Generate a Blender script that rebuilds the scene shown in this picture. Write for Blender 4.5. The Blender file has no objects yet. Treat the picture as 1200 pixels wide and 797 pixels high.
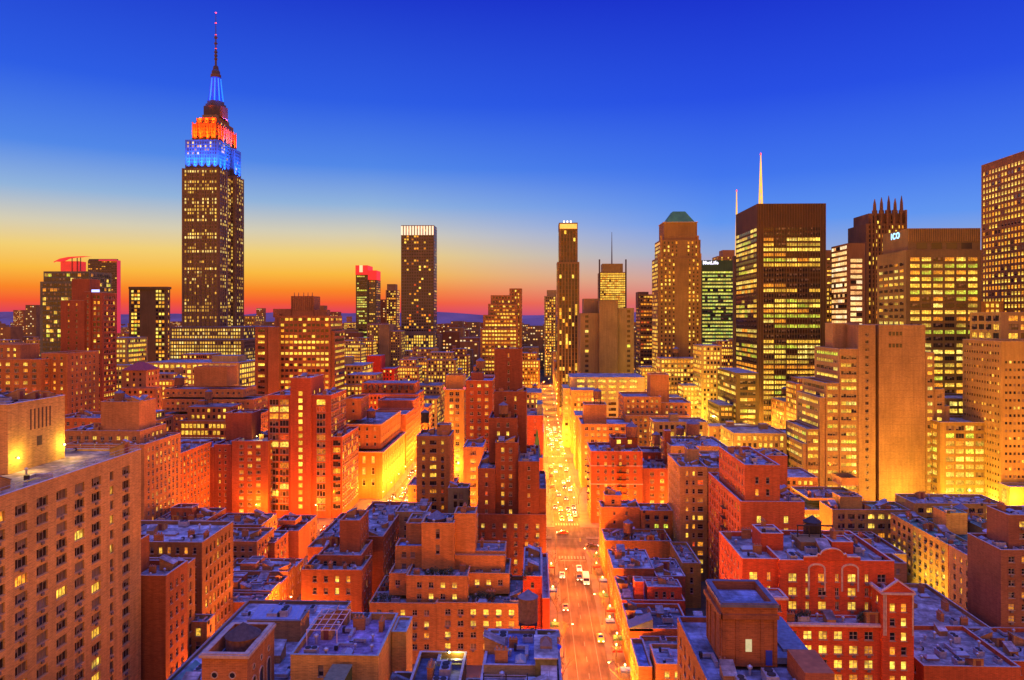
import bpy, math, random
import numpy as np
from mathutils import Vector, Matrix
from mathutils.bvhtree import BVHTree

# ------------------------------------------------------------------ camera, sky, exposure
scene = bpy.context.scene
COL = scene.collection
EYE = 90.0            # metres above the street
FOC = 850.0           # focal length in photo pixels (photo 1200 wide)
YAW = math.atan(28.0 / FOC)
cam_data = bpy.data.cameras.new('camera')
cam = bpy.data.objects.new('camera', cam_data)
COL.objects.link(cam)
cam.location = (0, 0, EYE)
cam.rotation_euler = (math.radians(90), 0, YAW)
cam_data.sensor_width = 36.0
cam_data.lens = 36.0 * FOC / 1200.0
cam_data.shift_y = -26.5 / 1200.0
cam_data.clip_start = 1.0
cam_data.clip_end = 60000.0
scene.camera = cam

world = bpy.data.worlds.new('World')
scene.world = world
world.use_nodes = True
WN, WL = world.node_tree.nodes, world.node_tree.links
WN.clear()
w_out = WN.new('ShaderNodeOutputWorld')
w_bg = WN.new('ShaderNodeBackground')
w_bg.inputs['Strength'].default_value = 1.0
tc = WN.new('ShaderNodeTexCoord')
sep = WN.new('ShaderNodeSeparateXYZ')
WL.new(tc.outputs['Generated'], sep.inputs[0])

def wramp(stops):
    r = WN.new('ShaderNodeValToRGB')
    r.color_ramp.interpolation = 'EASE'
    el = r.color_ramp.elements
    el[0].position, el[0].color = stops[0][0], (*stops[0][1], 1)
    el[1].position, el[1].color = stops[-1][0], (*stops[-1][1], 1)
    for p, c in stops[1:-1]:
        e = el.new(p); e.color = (*c, 1)
    r.color_ramp.interpolation = 'LINEAR'
    WL.new(sep.outputs['Z'], r.inputs[0])
    return r

def sr(r, g, b):
    f = lambda v: (v / 255 / 12.92) if v / 255 <= 0.04045 else ((v / 255 + 0.055) / 1.055) ** 2.4
    return (f(r), f(g), f(b))

# dusk sky in the west (sunset side): z = sin(elevation)
west = wramp([(0.0, sr(190, 66, 104)), (0.007, sr(224, 70, 88)), (0.019, sr(246, 88, 52)), (0.036, sr(250, 134, 40)),
              (0.058, sr(250, 186, 66)), (0.084, sr(243, 208, 116)), (0.112, sr(214, 206, 180)), (0.150, sr(146, 180, 220)), (0.200, sr(82, 136, 232)),
              (0.28, sr(46, 94, 228)), (0.42, sr(26, 48, 200)), (0.7, (.07, .11, .7)), (1.0, (.36, .44, 1.6))])  # zenith stops of all ramps raised, out of view, to light the roofs
north = wramp([(0.0, sr(196, 96, 130)), (0.02, sr(222, 120, 112)), (0.05, sr(206, 160, 160)), (0.085, sr(150, 170, 215)),
               (0.125, sr(98, 150, 240)), (0.185, sr(66, 118, 238)), (0.28, sr(40, 80, 228)), (0.42, sr(24, 42, 200)), (0.7, (.07, .11, .7)), (1.0, (.36, .44, 1.6))])
# behind the camera: unseen city glow, boosted as warm fill for the walls
east = wramp([(0.0, (2.9, 0.92, 0.05)), (0.10, (2.7, 0.84, 0.05)), (0.22, (1.6, 0.48, 0.05)), (0.38, (0.45, 0.15, 0.06)),
              (0.6, (0.16, 0.12, 0.30)), (0.8, (0.14, 0.20, 1.0)), (1.0, (0.44, 0.60, 2.8))])
# azimuth factor: 0 in the sunset, 1 towards the north (right of the view)
mr = WN.new('ShaderNodeMapRange')
mr.inputs['From Min'].default_value = -0.22
mr.inputs['From Max'].default_value = 0.24
WL.new(sep.outputs['X'], mr.inputs['Value'])
mix1 = WN.new('ShaderNodeMix'); mix1.data_type = 'RGBA'
WL.new(mr.outputs[0], mix1.inputs['Factor'])
WL.new(west.outputs[0], mix1.inputs['A']); WL.new(north.outputs[0], mix1.inputs['B'])
mr2 = WN.new('ShaderNodeMapRange')
mr2.inputs['From Min'].default_value = 0.74
mr2.inputs['From Max'].default_value = 0.15
WL.new(sep.outputs['Y'], mr2.inputs['Value'])
mix2 = WN.new('ShaderNodeMix'); mix2.data_type = 'RGBA'
WL.new(mr2.outputs[0], mix2.inputs['Factor'])
WL.new(mix1.outputs['Result'], mix2.inputs['A']); WL.new(east.outputs[0], mix2.inputs['B'])
WL.new(mix2.outputs['Result'], w_bg.inputs['Color'])
WL.new(w_bg.outputs[0], w_out.inputs['Surface'])

scene.view_settings.view_transform = 'Standard'
scene.view_settings.look = 'None'
scene.view_settings.exposure = 0.0
scene.view_settings.gamma = 1.0
scene.view_settings.use_curve_mapping = False
scene.render.engine = 'CYCLES'
cy = scene.cycles
cy.use_denoising = True
cy.use_light_tree = True
cy.max_bounces = 4; cy.diffuse_bounces = 2; cy.glossy_bounces = 2; cy.transmission_bounces = 2
cy.sample_clamp_indirect = 4.0
cy.caustics_reflective = False; cy.caustics_refractive = False
try: cy.denoiser = 'OPENIMAGEDENOISE'
except Exception: pass

# ------------------------------------------------------------------ photo pixel <-> street grid (for measuring only)
cS, cC = math.sin(YAW), math.cos(YAW)
def px_x(px, Y):
    u = (px - 600) / FOC
    return Y * (-cS + u * cC) / (cC + u * cS)
def py_z(px, py, Y):
    u = (px - 600) / FOC
    return EYE - Y * (py - 372) / FOC / (cC + u * cS)
def project(x, y, z):
    f = -x * cS + y * cC
    if f < 0.5: return None
    r = x * cC + y * cS
    return 600 + FOC * r / f, 372 + FOC * (EYE - z) / f, f

# ------------------------------------------------------------------ materials
MATS = {}
def nodes(m):
    m.use_nodes = True
    return m.node_tree.nodes, m.node_tree.links

def mat_wall(rgb, kind='brick', rough=0.85):
    q = .8 if kind == 'stone' else 1.0
    rgb = (rgb[0] * q, rgb[1] * .95 * q, rgb[2] * .5 * q)
    key = ('wall', tuple(round(c, 3) for c in rgb), kind)
    if key in MATS: return MATS[key]
    m = bpy.data.materials.new(kind + '_wall'); N, L = nodes(m)
    b = N['Principled BSDF']; b.inputs['Roughness'].default_value = rough
    geo = N.new('ShaderNodeNewGeometry')
    big = N.new('ShaderNodeTexNoise'); big.inputs['Scale'].default_value = 0.09; big.inputs['Detail'].default_value = 5
    L.new(geo.outputs['Position'], big.inputs['Vector'])
    mp = N.new('ShaderNodeMapping'); mp.inputs['Scale'].default_value = (0.5, 0.5, 4.2)
    L.new(geo.outputs['Position'], mp.inputs['Vector'])
    fine = N.new('ShaderNodeTexNoise'); fine.inputs['Scale'].default_value = 1.6; fine.inputs['Detail'].default_value = 4
    L.new(mp.outputs[0], fine.inputs['Vector'])
    mv = N.new('ShaderNodeMapping'); mv.inputs['Scale'].default_value = (1.0, 1.0, 0.07)
    L.new(geo.outputs['Position'], mv.inputs['Vector'])
    streak = N.new('ShaderNodeTexNoise'); streak.inputs['Scale'].default_value = 1.1; streak.inputs['Detail'].default_value = 3
    L.new(mv.outputs[0], streak.inputs['Vector'])
    def rng(src, a, b_):
        r = N.new('ShaderNodeMapRange'); r.inputs['From Min'].default_value = 0.25; r.inputs['From Max'].default_value = 0.75
        r.inputs['To Min'].default_value = a; r.inputs['To Max'].default_value = b_
        L.new(src, r.inputs['Value']); return r.outputs[0]
    def mul(a, b_):
        x = N.new('ShaderNodeMath'); x.operation = 'MULTIPLY'; L.new(a, x.inputs[0]); L.new(b_, x.inputs[1]); return x.outputs[0]
    f = mul(mul(rng(big.outputs['Fac'], 0.78, 1.2), rng(fine.outputs['Fac'], 0.76, 1.22)), rng(streak.outputs['Fac'], 0.82, 1.14))
    if kind == 'brick':
        br = N.new('ShaderNodeTexBrick'); br.inputs['Scale'].default_value = 1.0
        br.inputs['Brick Width'].default_value = 0.8; br.inputs['Row Height'].default_value = 0.27
        br.inputs['Mortar Size'].default_value = 0.035
        br.inputs['Color1'].default_value = (0.82, 0.82, 0.82, 1); br.inputs['Color2'].default_value = (1.14, 1.14, 1.14, 1)
        br.inputs['Mortar'].default_value = (1.25, 1.25, 1.25, 1)
        cx = N.new('ShaderNodeSeparateXYZ'); L.new(geo.outputs['Position'], cx.inputs[0])
        ad = N.new('ShaderNodeMath'); L.new(cx.outputs[0], ad.inputs[0]); L.new(cx.outputs[1], ad.inputs[1])
        cb = N.new('ShaderNodeCombineXYZ'); L.new(ad.outputs[0], cb.inputs[0]); L.new(cx.outputs[2], cb.inputs[1])
        L.new(cb.outputs[0], br.inputs['Vector'])
        bw = N.new('ShaderNodeRGBToBW'); L.new(br.outputs['Color'], bw.inputs[0])
        f = mul(f, bw.outputs[0])
    vm = N.new('ShaderNodeVectorMath'); vm.operation = 'SCALE'
    vm.inputs[0].default_value = rgb
    L.new(f, vm.inputs['Scale'])
    L.new(vm.outputs[0], b.inputs['Base Color'])
    bump = N.new('ShaderNodeBump'); bump.inputs['Strength'].default_value = 0.25; bump.inputs['Distance'].default_value = 0.05
    L.new(fine.outputs['Fac'], bump.inputs['Height']); L.new(bump.outputs[0], b.inputs['Normal'])
    MATS[key] = m; return m

def mat_roof(rgb=(0.30, 0.31, 0.34)):
    key = ('roof', rgb)
    if key in MATS: return MATS[key]
    m = bpy.data.materials.new('roofing_felt'); N, L = nodes(m)
    b = N['Principled BSDF']; b.inputs['Roughness'].default_value = 0.7
    geo = N.new('ShaderNodeNewGeometry')
    n1 = N.new('ShaderNodeTexNoise'); n1.inputs['Scale'].default_value = 0.24; n1.inputs['Detail'].default_value = 6; n1.inputs['Roughness'].default_value = 0.65
    n2 = N.new('ShaderNodeTexNoise'); n2.inputs['Scale'].default_value = 1.1; n2.inputs['Detail'].default_value = 5
    mp = N.new('ShaderNodeMapping'); mp.inputs['Rotation'].default_value = (0, 0, 0.05)
    vo = N.new('ShaderNodeTexBrick'); vo.inputs['Scale'].default_value = 1.0; vo.inputs['Brick Width'].default_value = 7.0; vo.inputs['Row Height'].default_value = 1.0
    vo.inputs['Mortar Size'].default_value = 0.05
    vo.inputs['Color1'].default_value = (0.82, 0.82, 0.82, 1); vo.inputs['Color2'].default_value = (1.15, 1.15, 1.15, 1); vo.inputs['Mortar'].default_value = (0.6, 0.6, 0.6, 1)
    L.new(geo.outputs['Position'], mp.inputs[0]); L.new(mp.outputs[0], vo.inputs['Vector'])
    L.new(geo.outputs['Position'], n1.inputs['Vector']); L.new(geo.outputs['Position'], n2.inputs['Vector'])
    r = N.new('ShaderNodeValToRGB'); el = r.color_ramp.elements
    el[0].position, el[0].color = 0.34, (rgb[0] * .42, rgb[1] * .33, rgb[2] * .28, 1)
    el[1].position, el[1].color = 0.64, (*[min(0.8, c * 1.75) for c in rgb], 1)
    e_ = el.new(.5); e_.color = (rgb[0] * .95, rgb[1] * .88, rgb[2] * .82, 1)
    L.new(n1.outputs['Fac'], r.inputs[0])
    r2 = N.new('ShaderNodeMapRange'); r2.inputs['From Min'].default_value = 0.3; r2.inputs['From Max'].default_value = 0.7
    r2.inputs['To Min'].default_value = 0.65; r2.inputs['To Max'].default_value = 1.25; L.new(n2.outputs['Fac'], r2.inputs[0])
    bw = N.new('ShaderNodeRGBToBW'); L.new(vo.outputs['Color'], bw.inputs[0])
    mu = N.new('ShaderNodeMath'); mu.operation = 'MULTIPLY'; L.new(r2.outputs[0], mu.inputs[0]); L.new(bw.outputs[0], mu.inputs[1])
    vm = N.new('ShaderNodeVectorMath'); vm.operation = 'SCALE'
    L.new(r.outputs[0], vm.inputs[0]); L.new(mu.outputs[0], vm.inputs['Scale']); L.new(vm.outputs[0], b.inputs['Base Color'])
    MATS[key] = m; return m

def mat_plain(name, rgb, rough=0.6, metal=0.0, noise=0.25, scale=1.5, emit=None, es=1.0):
    key = ('plain', name)
    if key in MATS: return MATS[key]
    m = bpy.data.materials.new(name); N, L = nodes(m)
    b = N['Principled BSDF']; b.inputs['Roughness'].default_value = rough; b.inputs['Metallic'].default_value = metal
    if noise > 0:
        geo = N.new('ShaderNodeTexCoord')
        n1 = N.new('ShaderNodeTexNoise'); n1.inputs['Scale'].default_value = scale; n1.inputs['Detail'].default_value = 5
        L.new(geo.outputs['Object'], n1.inputs['Vector'])
        r = N.new('ShaderNodeMapRange'); r.inputs['From Min'].default_value = 0.3; r.inputs['From Max'].default_value = 0.7
        r.inputs['To Min'].default_value = 1 - noise; r.inputs['To Max'].default_value = 1 + noise
        L.new(n1.outputs['Fac'], r.inputs[0])
        vm = N.new('ShaderNodeVectorMath'); vm.operation = 'SCALE'; vm.inputs[0].default_value = rgb
        L.new(r.outputs[0], vm.inputs['Scale']); L.new(vm.outputs[0], b.inputs['Base Color'])
    else:
        b.inputs['Base Color'].default_value = (*rgb, 1)
    if emit:
        b.inputs['Emission Color'].default_value = (*emit, 1); b.inputs['Emission Strength'].default_value = es
        m.cycles.emission_sampling = 'NONE'
    MATS[key] = m; return m

def mat_pane():
    m = bpy.data.materials.new('window_glass'); N, L = nodes(m)
    b = N['Principled BSDF']; b.inputs['Roughness'].default_value = 0.12
    a = N.new('ShaderNodeAttribute'); a.attribute_name = 'wc'
    a2 = N.new('ShaderNodeAttribute'); a2.attribute_name = 'wb'
    geo = N.new('ShaderNodeNewGeometry')
    n1 = N.new('ShaderNodeTexNoise'); n1.inputs['Scale'].default_value = 1.5; n1.inputs['Detail'].default_value = 3
    L.new(geo.outputs['Position'], n1.inputs['Vector'])
    n2 = N.new('ShaderNodeTexNoise'); n2.inputs['Scale'].default_value = 0.11; n2.inputs['Detail'].default_value = 2
    L.new(geo.outputs['Position'], n2.inputs['Vector'])
    r = N.new('ShaderNodeMapRange'); r.inputs['From Min'].default_value = 0.32; r.inputs['From Max'].default_value = 0.66
    r.inputs['To Min'].default_value = 0.38; r.inputs['To Max'].default_value = 1.4
    L.new(n1.outputs['Fac'], r.inputs[0])
    r2 = N.new('ShaderNodeMapRange'); r2.inputs['From Min'].default_value = 0.35; r2.inputs['From Max'].default_value = 0.65
    r2.inputs['To Min'].default_value = 0.6; r2.inputs['To Max'].default_value = 1.25
    L.new(n2.outputs['Fac'], r2.inputs[0])
    mu = N.new('ShaderNodeMath'); mu.operation = 'MULTIPLY'; L.new(r.outputs[0], mu.inputs[0]); L.new(r2.outputs[0], mu.inputs[1])
    L.new(a.outputs['Color'], b.inputs['Emission Color']); L.new(mu.outputs[0], b.inputs['Emission Strength'])
    L.new(a2.outputs['Color'], b.inputs['Base Color'])
    m.cycles.emission_sampling = 'NONE'
    return m
def mat_frame():
    m = bpy.data.materials.new('window_frame'); N, L = nodes(m)
    b = N['Principled BSDF']; b.inputs['Roughness'].default_value = 0.6
    a2 = N.new('ShaderNodeAttribute'); a2.attribute_name = 'wb'
    L.new(a2.outputs['Color'], b.inputs['Base Color'])
    return m
PANE, FRAME = mat_pane(), mat_frame()

# ------------------------------------------------------------------ mesh building
BVH_V, BVH_F = [], []
class MB:
    def __init__(s): s.v = []; s.f = []; s.m = []
    def quad(s, a, b, c, d, m=0):
        n = len(s.v); s.v += [a, b, c, d]; s.f.append((n, n + 1, n + 2, n + 3)); s.m.append(m)
    def poly(s, pts, m=0):
        n = len(s.v); s.v += list(pts); s.f.append(tuple(range(n, n + len(pts)))); s.m.append(m)
    def box(s, x0, x1, y0, y1, z0, z1, m=0, bottom=True):
        n = len(s.v)
        s.v += [(x0, y0, z0), (x1, y0, z0), (x1, y1, z0), (x0, y1, z0), (x0, y0, z1), (x1, y0, z1), (x1, y1, z1), (x0, y1, z1)]
        fs = [(0, 1, 5, 4), (1, 2, 6, 5), (2, 3, 7, 6), (3, 0, 4, 7), (4, 5, 6, 7)] + ([(3, 2, 1, 0)] if bottom else [])
        for q in fs: s.f.append(tuple(n + i for i in q)); s.m.append(m)
    def tube(s, a, b, r0, r1, seg=6, m=0, cap=True):
        a, b = Vector(a), Vector(b); d = (b - a)
        if d.length < 1e-6: return
        d.normalize(); u = d.orthogonal().normalized(); w = d.cross(u)
        n = len(s.v)
        for (c, r) in ((a, r0), (b, r1)):
            for i in range(seg):
                t = 2 * math.pi * i / seg
                s.v.append(tuple(c + (u * math.cos(t) + w * math.sin(t)) * r))
        for i in range(seg):
            j = (i + 1) % seg
            s.f.append((n + i, n + j, n + seg + j, n + seg + i)); s.m.append(m)
        if cap:
            s.f.append(tuple(n + seg + i for i in range(seg))); s.m.append(m)
            s.f.append(tuple(n + seg - 1 - i for i in range(seg))); s.m.append(m)
    def lathe(s, prof, cx=0, cy=0, seg=16, m=0, caps=True):
        n = len(s.v)
        for (r, z) in prof:
            for i in range(seg):
                t = 2 * math.pi * i / seg
                s.v.append((cx + r * math.cos(t), cy + r * math.sin(t), z))
        for k in range(len(prof) - 1):
            for i in range(seg):
                j = (i + 1) % seg
                s.f.append((n + k * seg + i, n + k * seg + j, n + (k + 1) * seg + j, n + (k + 1) * seg + i)); s.m.append(m)
        if caps:
            s.f.append(tuple(n + (len(prof) - 1) * seg + i for i in range(seg))); s.m.append(m)
            s.f.append(tuple(n + seg - 1 - i for i in range(seg))); s.m.append(m)
    def build(s, name, mats, parent=None, loc=None, smooth=False):
        me = bpy.data.meshes.new(name)
        me.from_pydata(s.v, [], s.f)
        for mt in (mats if isinstance(mats, (list, tuple)) else [mats]): me.materials.append(mt)
        if any(s.m): me.polygons.foreach_set('material_index', s.m)
        if smooth: me.polygons.foreach_set('use_smooth', [True] * len(s.f))
        me.update()
        o = bpy.data.objects.new(name, me); COL.objects.link(o)
        if parent is not None: o.parent = parent
        if loc is not None: o.location = loc
        return o
    def shift(s, dx, dy, dz):
        s.v = [(x + dx, y + dy, z + dz) for x, y, z in s.v]; return s

def empty(name, loc, label, cat, group=None, rz=0):
    o = bpy.data.objects.new(name, None); COL.objects.link(o)
    o.empty_display_size = 0.5
    o.location = loc; o.rotation_euler = (0, 0, rz)
    o['label'] = label; o['category'] = cat
    if group: o['group'] = group
    return o
def tag(o, label=None, cat=None, group=None, kind=None):
    if label: o['label'] = label
    if cat: o['category'] = cat
    if group: o['group'] = group
    if kind: o['kind'] = kind
    return o
def copy_tree(o, parent=None):
    c = o.copy(); COL.objects.link(c); c.parent = parent
    for ch in o.children: copy_tree(ch, c)
    return c

# ------------------------------------------------------------------ windows
Y1, Y2, OR1, OR2, RD1, GR1, WH1 = (1.4, .74, .07), (1.6, 1.02, .13), (1.25, .42, .03), (.8, .22, .02), (.85, .08, .01), (.80, .86, .07), (1.2, 1.1, .62)
PAL = {
    'res':    [Y1, Y1, OR1, OR1, OR2, Y2, RD1],
    'bright': [Y1, Y2, Y1, Y2, OR1],
    'off':    [Y1, Y2, Y1, Y2, GR1, OR1, (1.3, 1.0, .2), (.8, .5, .06)],
    'green':  [GR1, (.95, 1.0, .18), (1.2, 1.15, .2), (1.1, .9, .15), (.6, .8, .16)],
    'far':    [Y1, OR1, Y1, Y2],
    'esb':    [(1.3, .8, .12), (1.4, 1.0, .28), (1.0, .5, .06), (.7, .36, .05)],
    'stripe': [(1.5, .95, .35), (1.4, .75, .25), (1.3, .6, .2), (1.5, 1.1, .6)],
}
DARKS = [(.018, .02, .03), (.03, .03, .035), (.05, .045, .04), (.16, .12, .09), (.26, .21, .16), (.06, .035, .02)]
VG = {}
def win_geo(kind, w, h, var, pal, fr):
    """geometry of one window in its own frame: x right, z up, pane facing -y at y=0"""
    key = (kind, w, h, var, pal, fr)
    if key in VG: return VG[key]
    rg = random.Random(str(key))
    V, F, MI, WC, WB = [], [], [], [], []
    def q(x0, x1, z0, z1, y, mi, wc, wb):
        n = len(V); V.extend([(x0, y, z0), (x1, y, z0), (x1, y, z1), (x0, y, z1)]); F.append((n, n + 1, n + 2, n + 3))
        MI.append(mi); WC.append((*wc, 1)); WB.append((*wb, 1))
    def bar(x0, x1, z0, z1, t=0.06):
        n = len(V)
        V.extend([(x0, 0, z0), (x1, 0, z0), (x1, 0, z1), (x0, 0, z1), (x0, -t, z0), (x1, -t, z0), (x1, -t, z1), (x0, -t, z1)])
        for f in ((4, 5, 6, 7), (0, 1, 5, 4), (7, 6, 2, 3), (0, 4, 7, 3), (5, 1, 2, 6)):
            F.append(tuple(n + i for i in f)); MI.append(1); WC.append((0, 0, 0, 1)); WB.append((*fr, 1))
    lit = var >= 6
    W2, H2 = w / 2, h / 2
    ns = {'plain': 1, 'dh': 1, 'pair': 2, 'tri': 3, 'rib': max(1, int(round(w / 1.5)))}.get(kind, 1)
    base = PAL[pal][(var - 6) % len(PAL[pal])] if lit else None
    for i in range(ns):
        x0 = -W2 + w * i / ns; x1 = x0 + w / ns
        if lit:
            k = rg.uniform(.7, 1.25) if ns > 1 else 1.0
            c = tuple(v * k for v in base)
            if kind != 'plain' and rg.random() < .6:
                zb = H2 - h * rg.uniform(.2, .6)
                q(x0, x1, -H2, zb, 0, 0, c, (.02, .02, .02))
                q(x0, x1, zb, H2, 0, 0, tuple(v * .5 for v in (c[0], c[1] * .85, c[2] * .6)), (.3, .22, .14))
            else:
                q(x0, x1, -H2, H2, 0, 0, c, (.02, .02, .02))
        else:
            d = DARKS[var % 6]
            z = (0, 0, 0)
            if kind != 'plain' and rg.random() < .5:
                zb = H2 - h * rg.uniform(.15, .7)
                q(x0, x1, -H2, zb, 0, 0, z, (.02, .02, .028))
                q(x0, x1, zb, H2, 0, 0, z, (.24, .2, .16) if rg.random() < .6 else d)
            else: q(x0, x1, -H2, H2, 0, 0, z, d)
    if kind != 'plain':
        t = 0.09 if kind != 'rib' else 0.07
        bar(-W2, W2, -H2, -H2 + t); bar(-W2, W2, H2 - t, H2)
        bar(-W2, -W2 + t, -H2, H2); bar(W2 - t, W2, -H2, H2)
        for i in range(1, ns):
            x = -W2 + w * i / ns; bar(x - t / 2, x + t / 2, -H2, H2)
        if kind in ('dh', 'pair'): bar(-W2, W2, -.035 + h * .02, .035 + h * .02)
        if kind != 'rib':
            n0 = len(F); bar(-W2 - .1, W2 + .1, -H2 - .14, -H2 - .002, .34)
            for i in range(n0, len(F)): WB[i] = (.42, .33, .25, 1)
        if kind in ('pair', 'tri') and rg.random() < .55:      # air conditioner under or in the window
            n0 = len(F); bar(-.34, .34, -H2 - .62 + .02, -H2 - .17, .55)
            for i in range(n0, len(F)): WB[i] = (.17, .15, .14, 1)
    VG[key] = (np.array(V, float), F, MI, WC, WB)
    return VG[key]
def attrs(me, WC, WB):
    for nm, arr in (('wc', WC), ('wb', WB)):
        a = me.attributes.new(nm, 'FLOAT_COLOR', 'FACE')
        a.data.foreach_set('color', np.array(arr, 'f').ravel())
WM = {}
def win_mesh(key):
    if key in WM: return WM[key]
    V, F, MI, WC, WB = win_geo(*key)
    me = bpy.data.meshes.new('window')
    me.from_pydata([tuple(v) for v in V], [], F)
    me.materials.append(PANE); me.materials.append(FRAME)
    me.polygons.foreach_set('material_index', MI)
    attrs(me, WC, WB); me.update()
    WM[key] = me; return me

ROT = {'F': 0.0, 'L': -math.pi / 2, 'R': math.pi / 2}   # front (-y), left (-x), right (+x)
BUILDINGS = []      # for windows resolved later
DEFER = []
def S(fh=3.0, bay=3.2, w=1.2, h=1.6, kind='dh', lit=.25, pal='res', fr=(.35, .3, .25), pat=None, mx=.7, tm=1.6, skip=0., rec=.22, rowvar=0.3, blank=None, zmin=None):
    return dict(fh=fh, bay=bay, w=w, h=h, kind=kind, lit=lit, pal=pal, fr=fr, pat=pat, mx=mx, tm=tm, skip=skip, rec=rec, rowvar=rowvar, blank=blank, zmin=zmin)
def V_(base, **k):
    d = dict(base); d.update(k); return d

def facade(mb, x, y, face, W, z0, z1, st, wins, rg, near):
    """x,y: bottom-left corner seen from outside."""
    if face == 'F': U, Nn = (1, 0), (0, -1)
    elif face == 'R': U, Nn = (0, 1), (1, 0)
    else: U, Nn = (0, -1), (-1, 0)
    def P(u, z, d=0.0): return (x + U[0] * u - Nn[0] * d, y + U[1] * u - Nn[1] * d, z)
    if st is None or z1 - z0 < st['fh'] or W < st['w'] + .6:
        mb.quad(P(0, z0), P(W, z0), P(W, z1), P(0, z1)); return
    bay, fh = st['bay'], st['fh']
    nc = max(1, int((W - 2 * st['mx'] + 1e-6) / bay)); off = (W - nc * bay) / 2
    pat = st['pat']
    cols = []
    for c in range(nc):
        wd = pat[c % len(pat)] if pat else st['w']
        if wd <= 0 or (st['skip'] and rg.random() < st['skip']): continue
        if st['blank'] and st['blank'][0] <= (c + .5) / nc <= st['blank'][1]: continue
        cols.append((off + (c + .5) * bay, min(wd, bay * .97)))
    if st['kind'] == 'rib':
        runs = {c: rg.random() for c in range(nc)}
    rows = []
    z = z1 - st['tm']
    lim = max(z0 + .8, st['zmin'] if st['zmin'] is not None else 2.5)
    while z - st['h'] > lim:
        rows.append((z - st['h'], z)); z -= fh
    rec = st['rec'] if near else 0
    if not near:
        mb.quad(P(0, z0), P(W, z0), P(W, z1), P(0, z1))
    elif rows and cols:
        zt = z1
        for (a, b) in rows:
            mb.quad(P(0, b), P(W, b), P(W, zt), P(0, zt))
            u = 0
            for (cu, wd) in cols:
                mb.quad(P(u, a), P(cu - wd / 2, a), P(cu - wd / 2, b), P(u, b)); u = cu + wd / 2
                l, r = cu - wd / 2, cu + wd / 2
                mb.quad(P(l, a), P(r, a), P(r, a, rec), P(l, a, rec))
                mb.quad(P(l, b, rec), P(r, b, rec), P(r, b), P(l, b))
                mb.quad(P(l, a), P(l, a, rec), P(l, b, rec), P(l, b))
                mb.quad(P(r, a, rec), P(r, a), P(r, b), P(r, b, rec))
            mb.quad(P(u, a), P(W, a), P(W, b), P(u, b))
            zt = a
        mb.quad(P(0, z0), P(W, z0), P(W, zt), P(0, zt))
    else:
        mb.quad(P(0, z0), P(W, z0), P(W, z1), P(0, z1)); return
    for ri, (a, b) in enumerate(rows):
        rp = st['lit'] * (1 + st['rowvar'] * rg.choice((-1.6, -.6, 0, .5, 1.2, 1.7)))
        base_var = rg.randrange(len(PAL[st['pal']]))
        run = rg.random() < rp
        for (cu, wd) in cols:
            if st['kind'] == 'rib' and st['rowvar'] > .5:
                if rg.random() < .28: run = rg.random() < rp
                on = run
                if on and rg.random() < .08: on = False
            else: on = rg.random() < rp
            if on:
                v = 6 + (base_var if rg.random() < .6 else rg.randrange(len(PAL[st['pal']])))
            else: v = rg.randrange(6) if near else rg.choice((0, 1, 2, 0, 1, 5))
            c = P(cu, (a + b) / 2, rec if near else -.04)
            wins.append((c, face, (st['kind'] if near else ('plain' if st['kind'] != 'rib' else 'rib'), round(wd, 2), round(st['h'], 2), v, st['pal'], st['fr'])))

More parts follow.
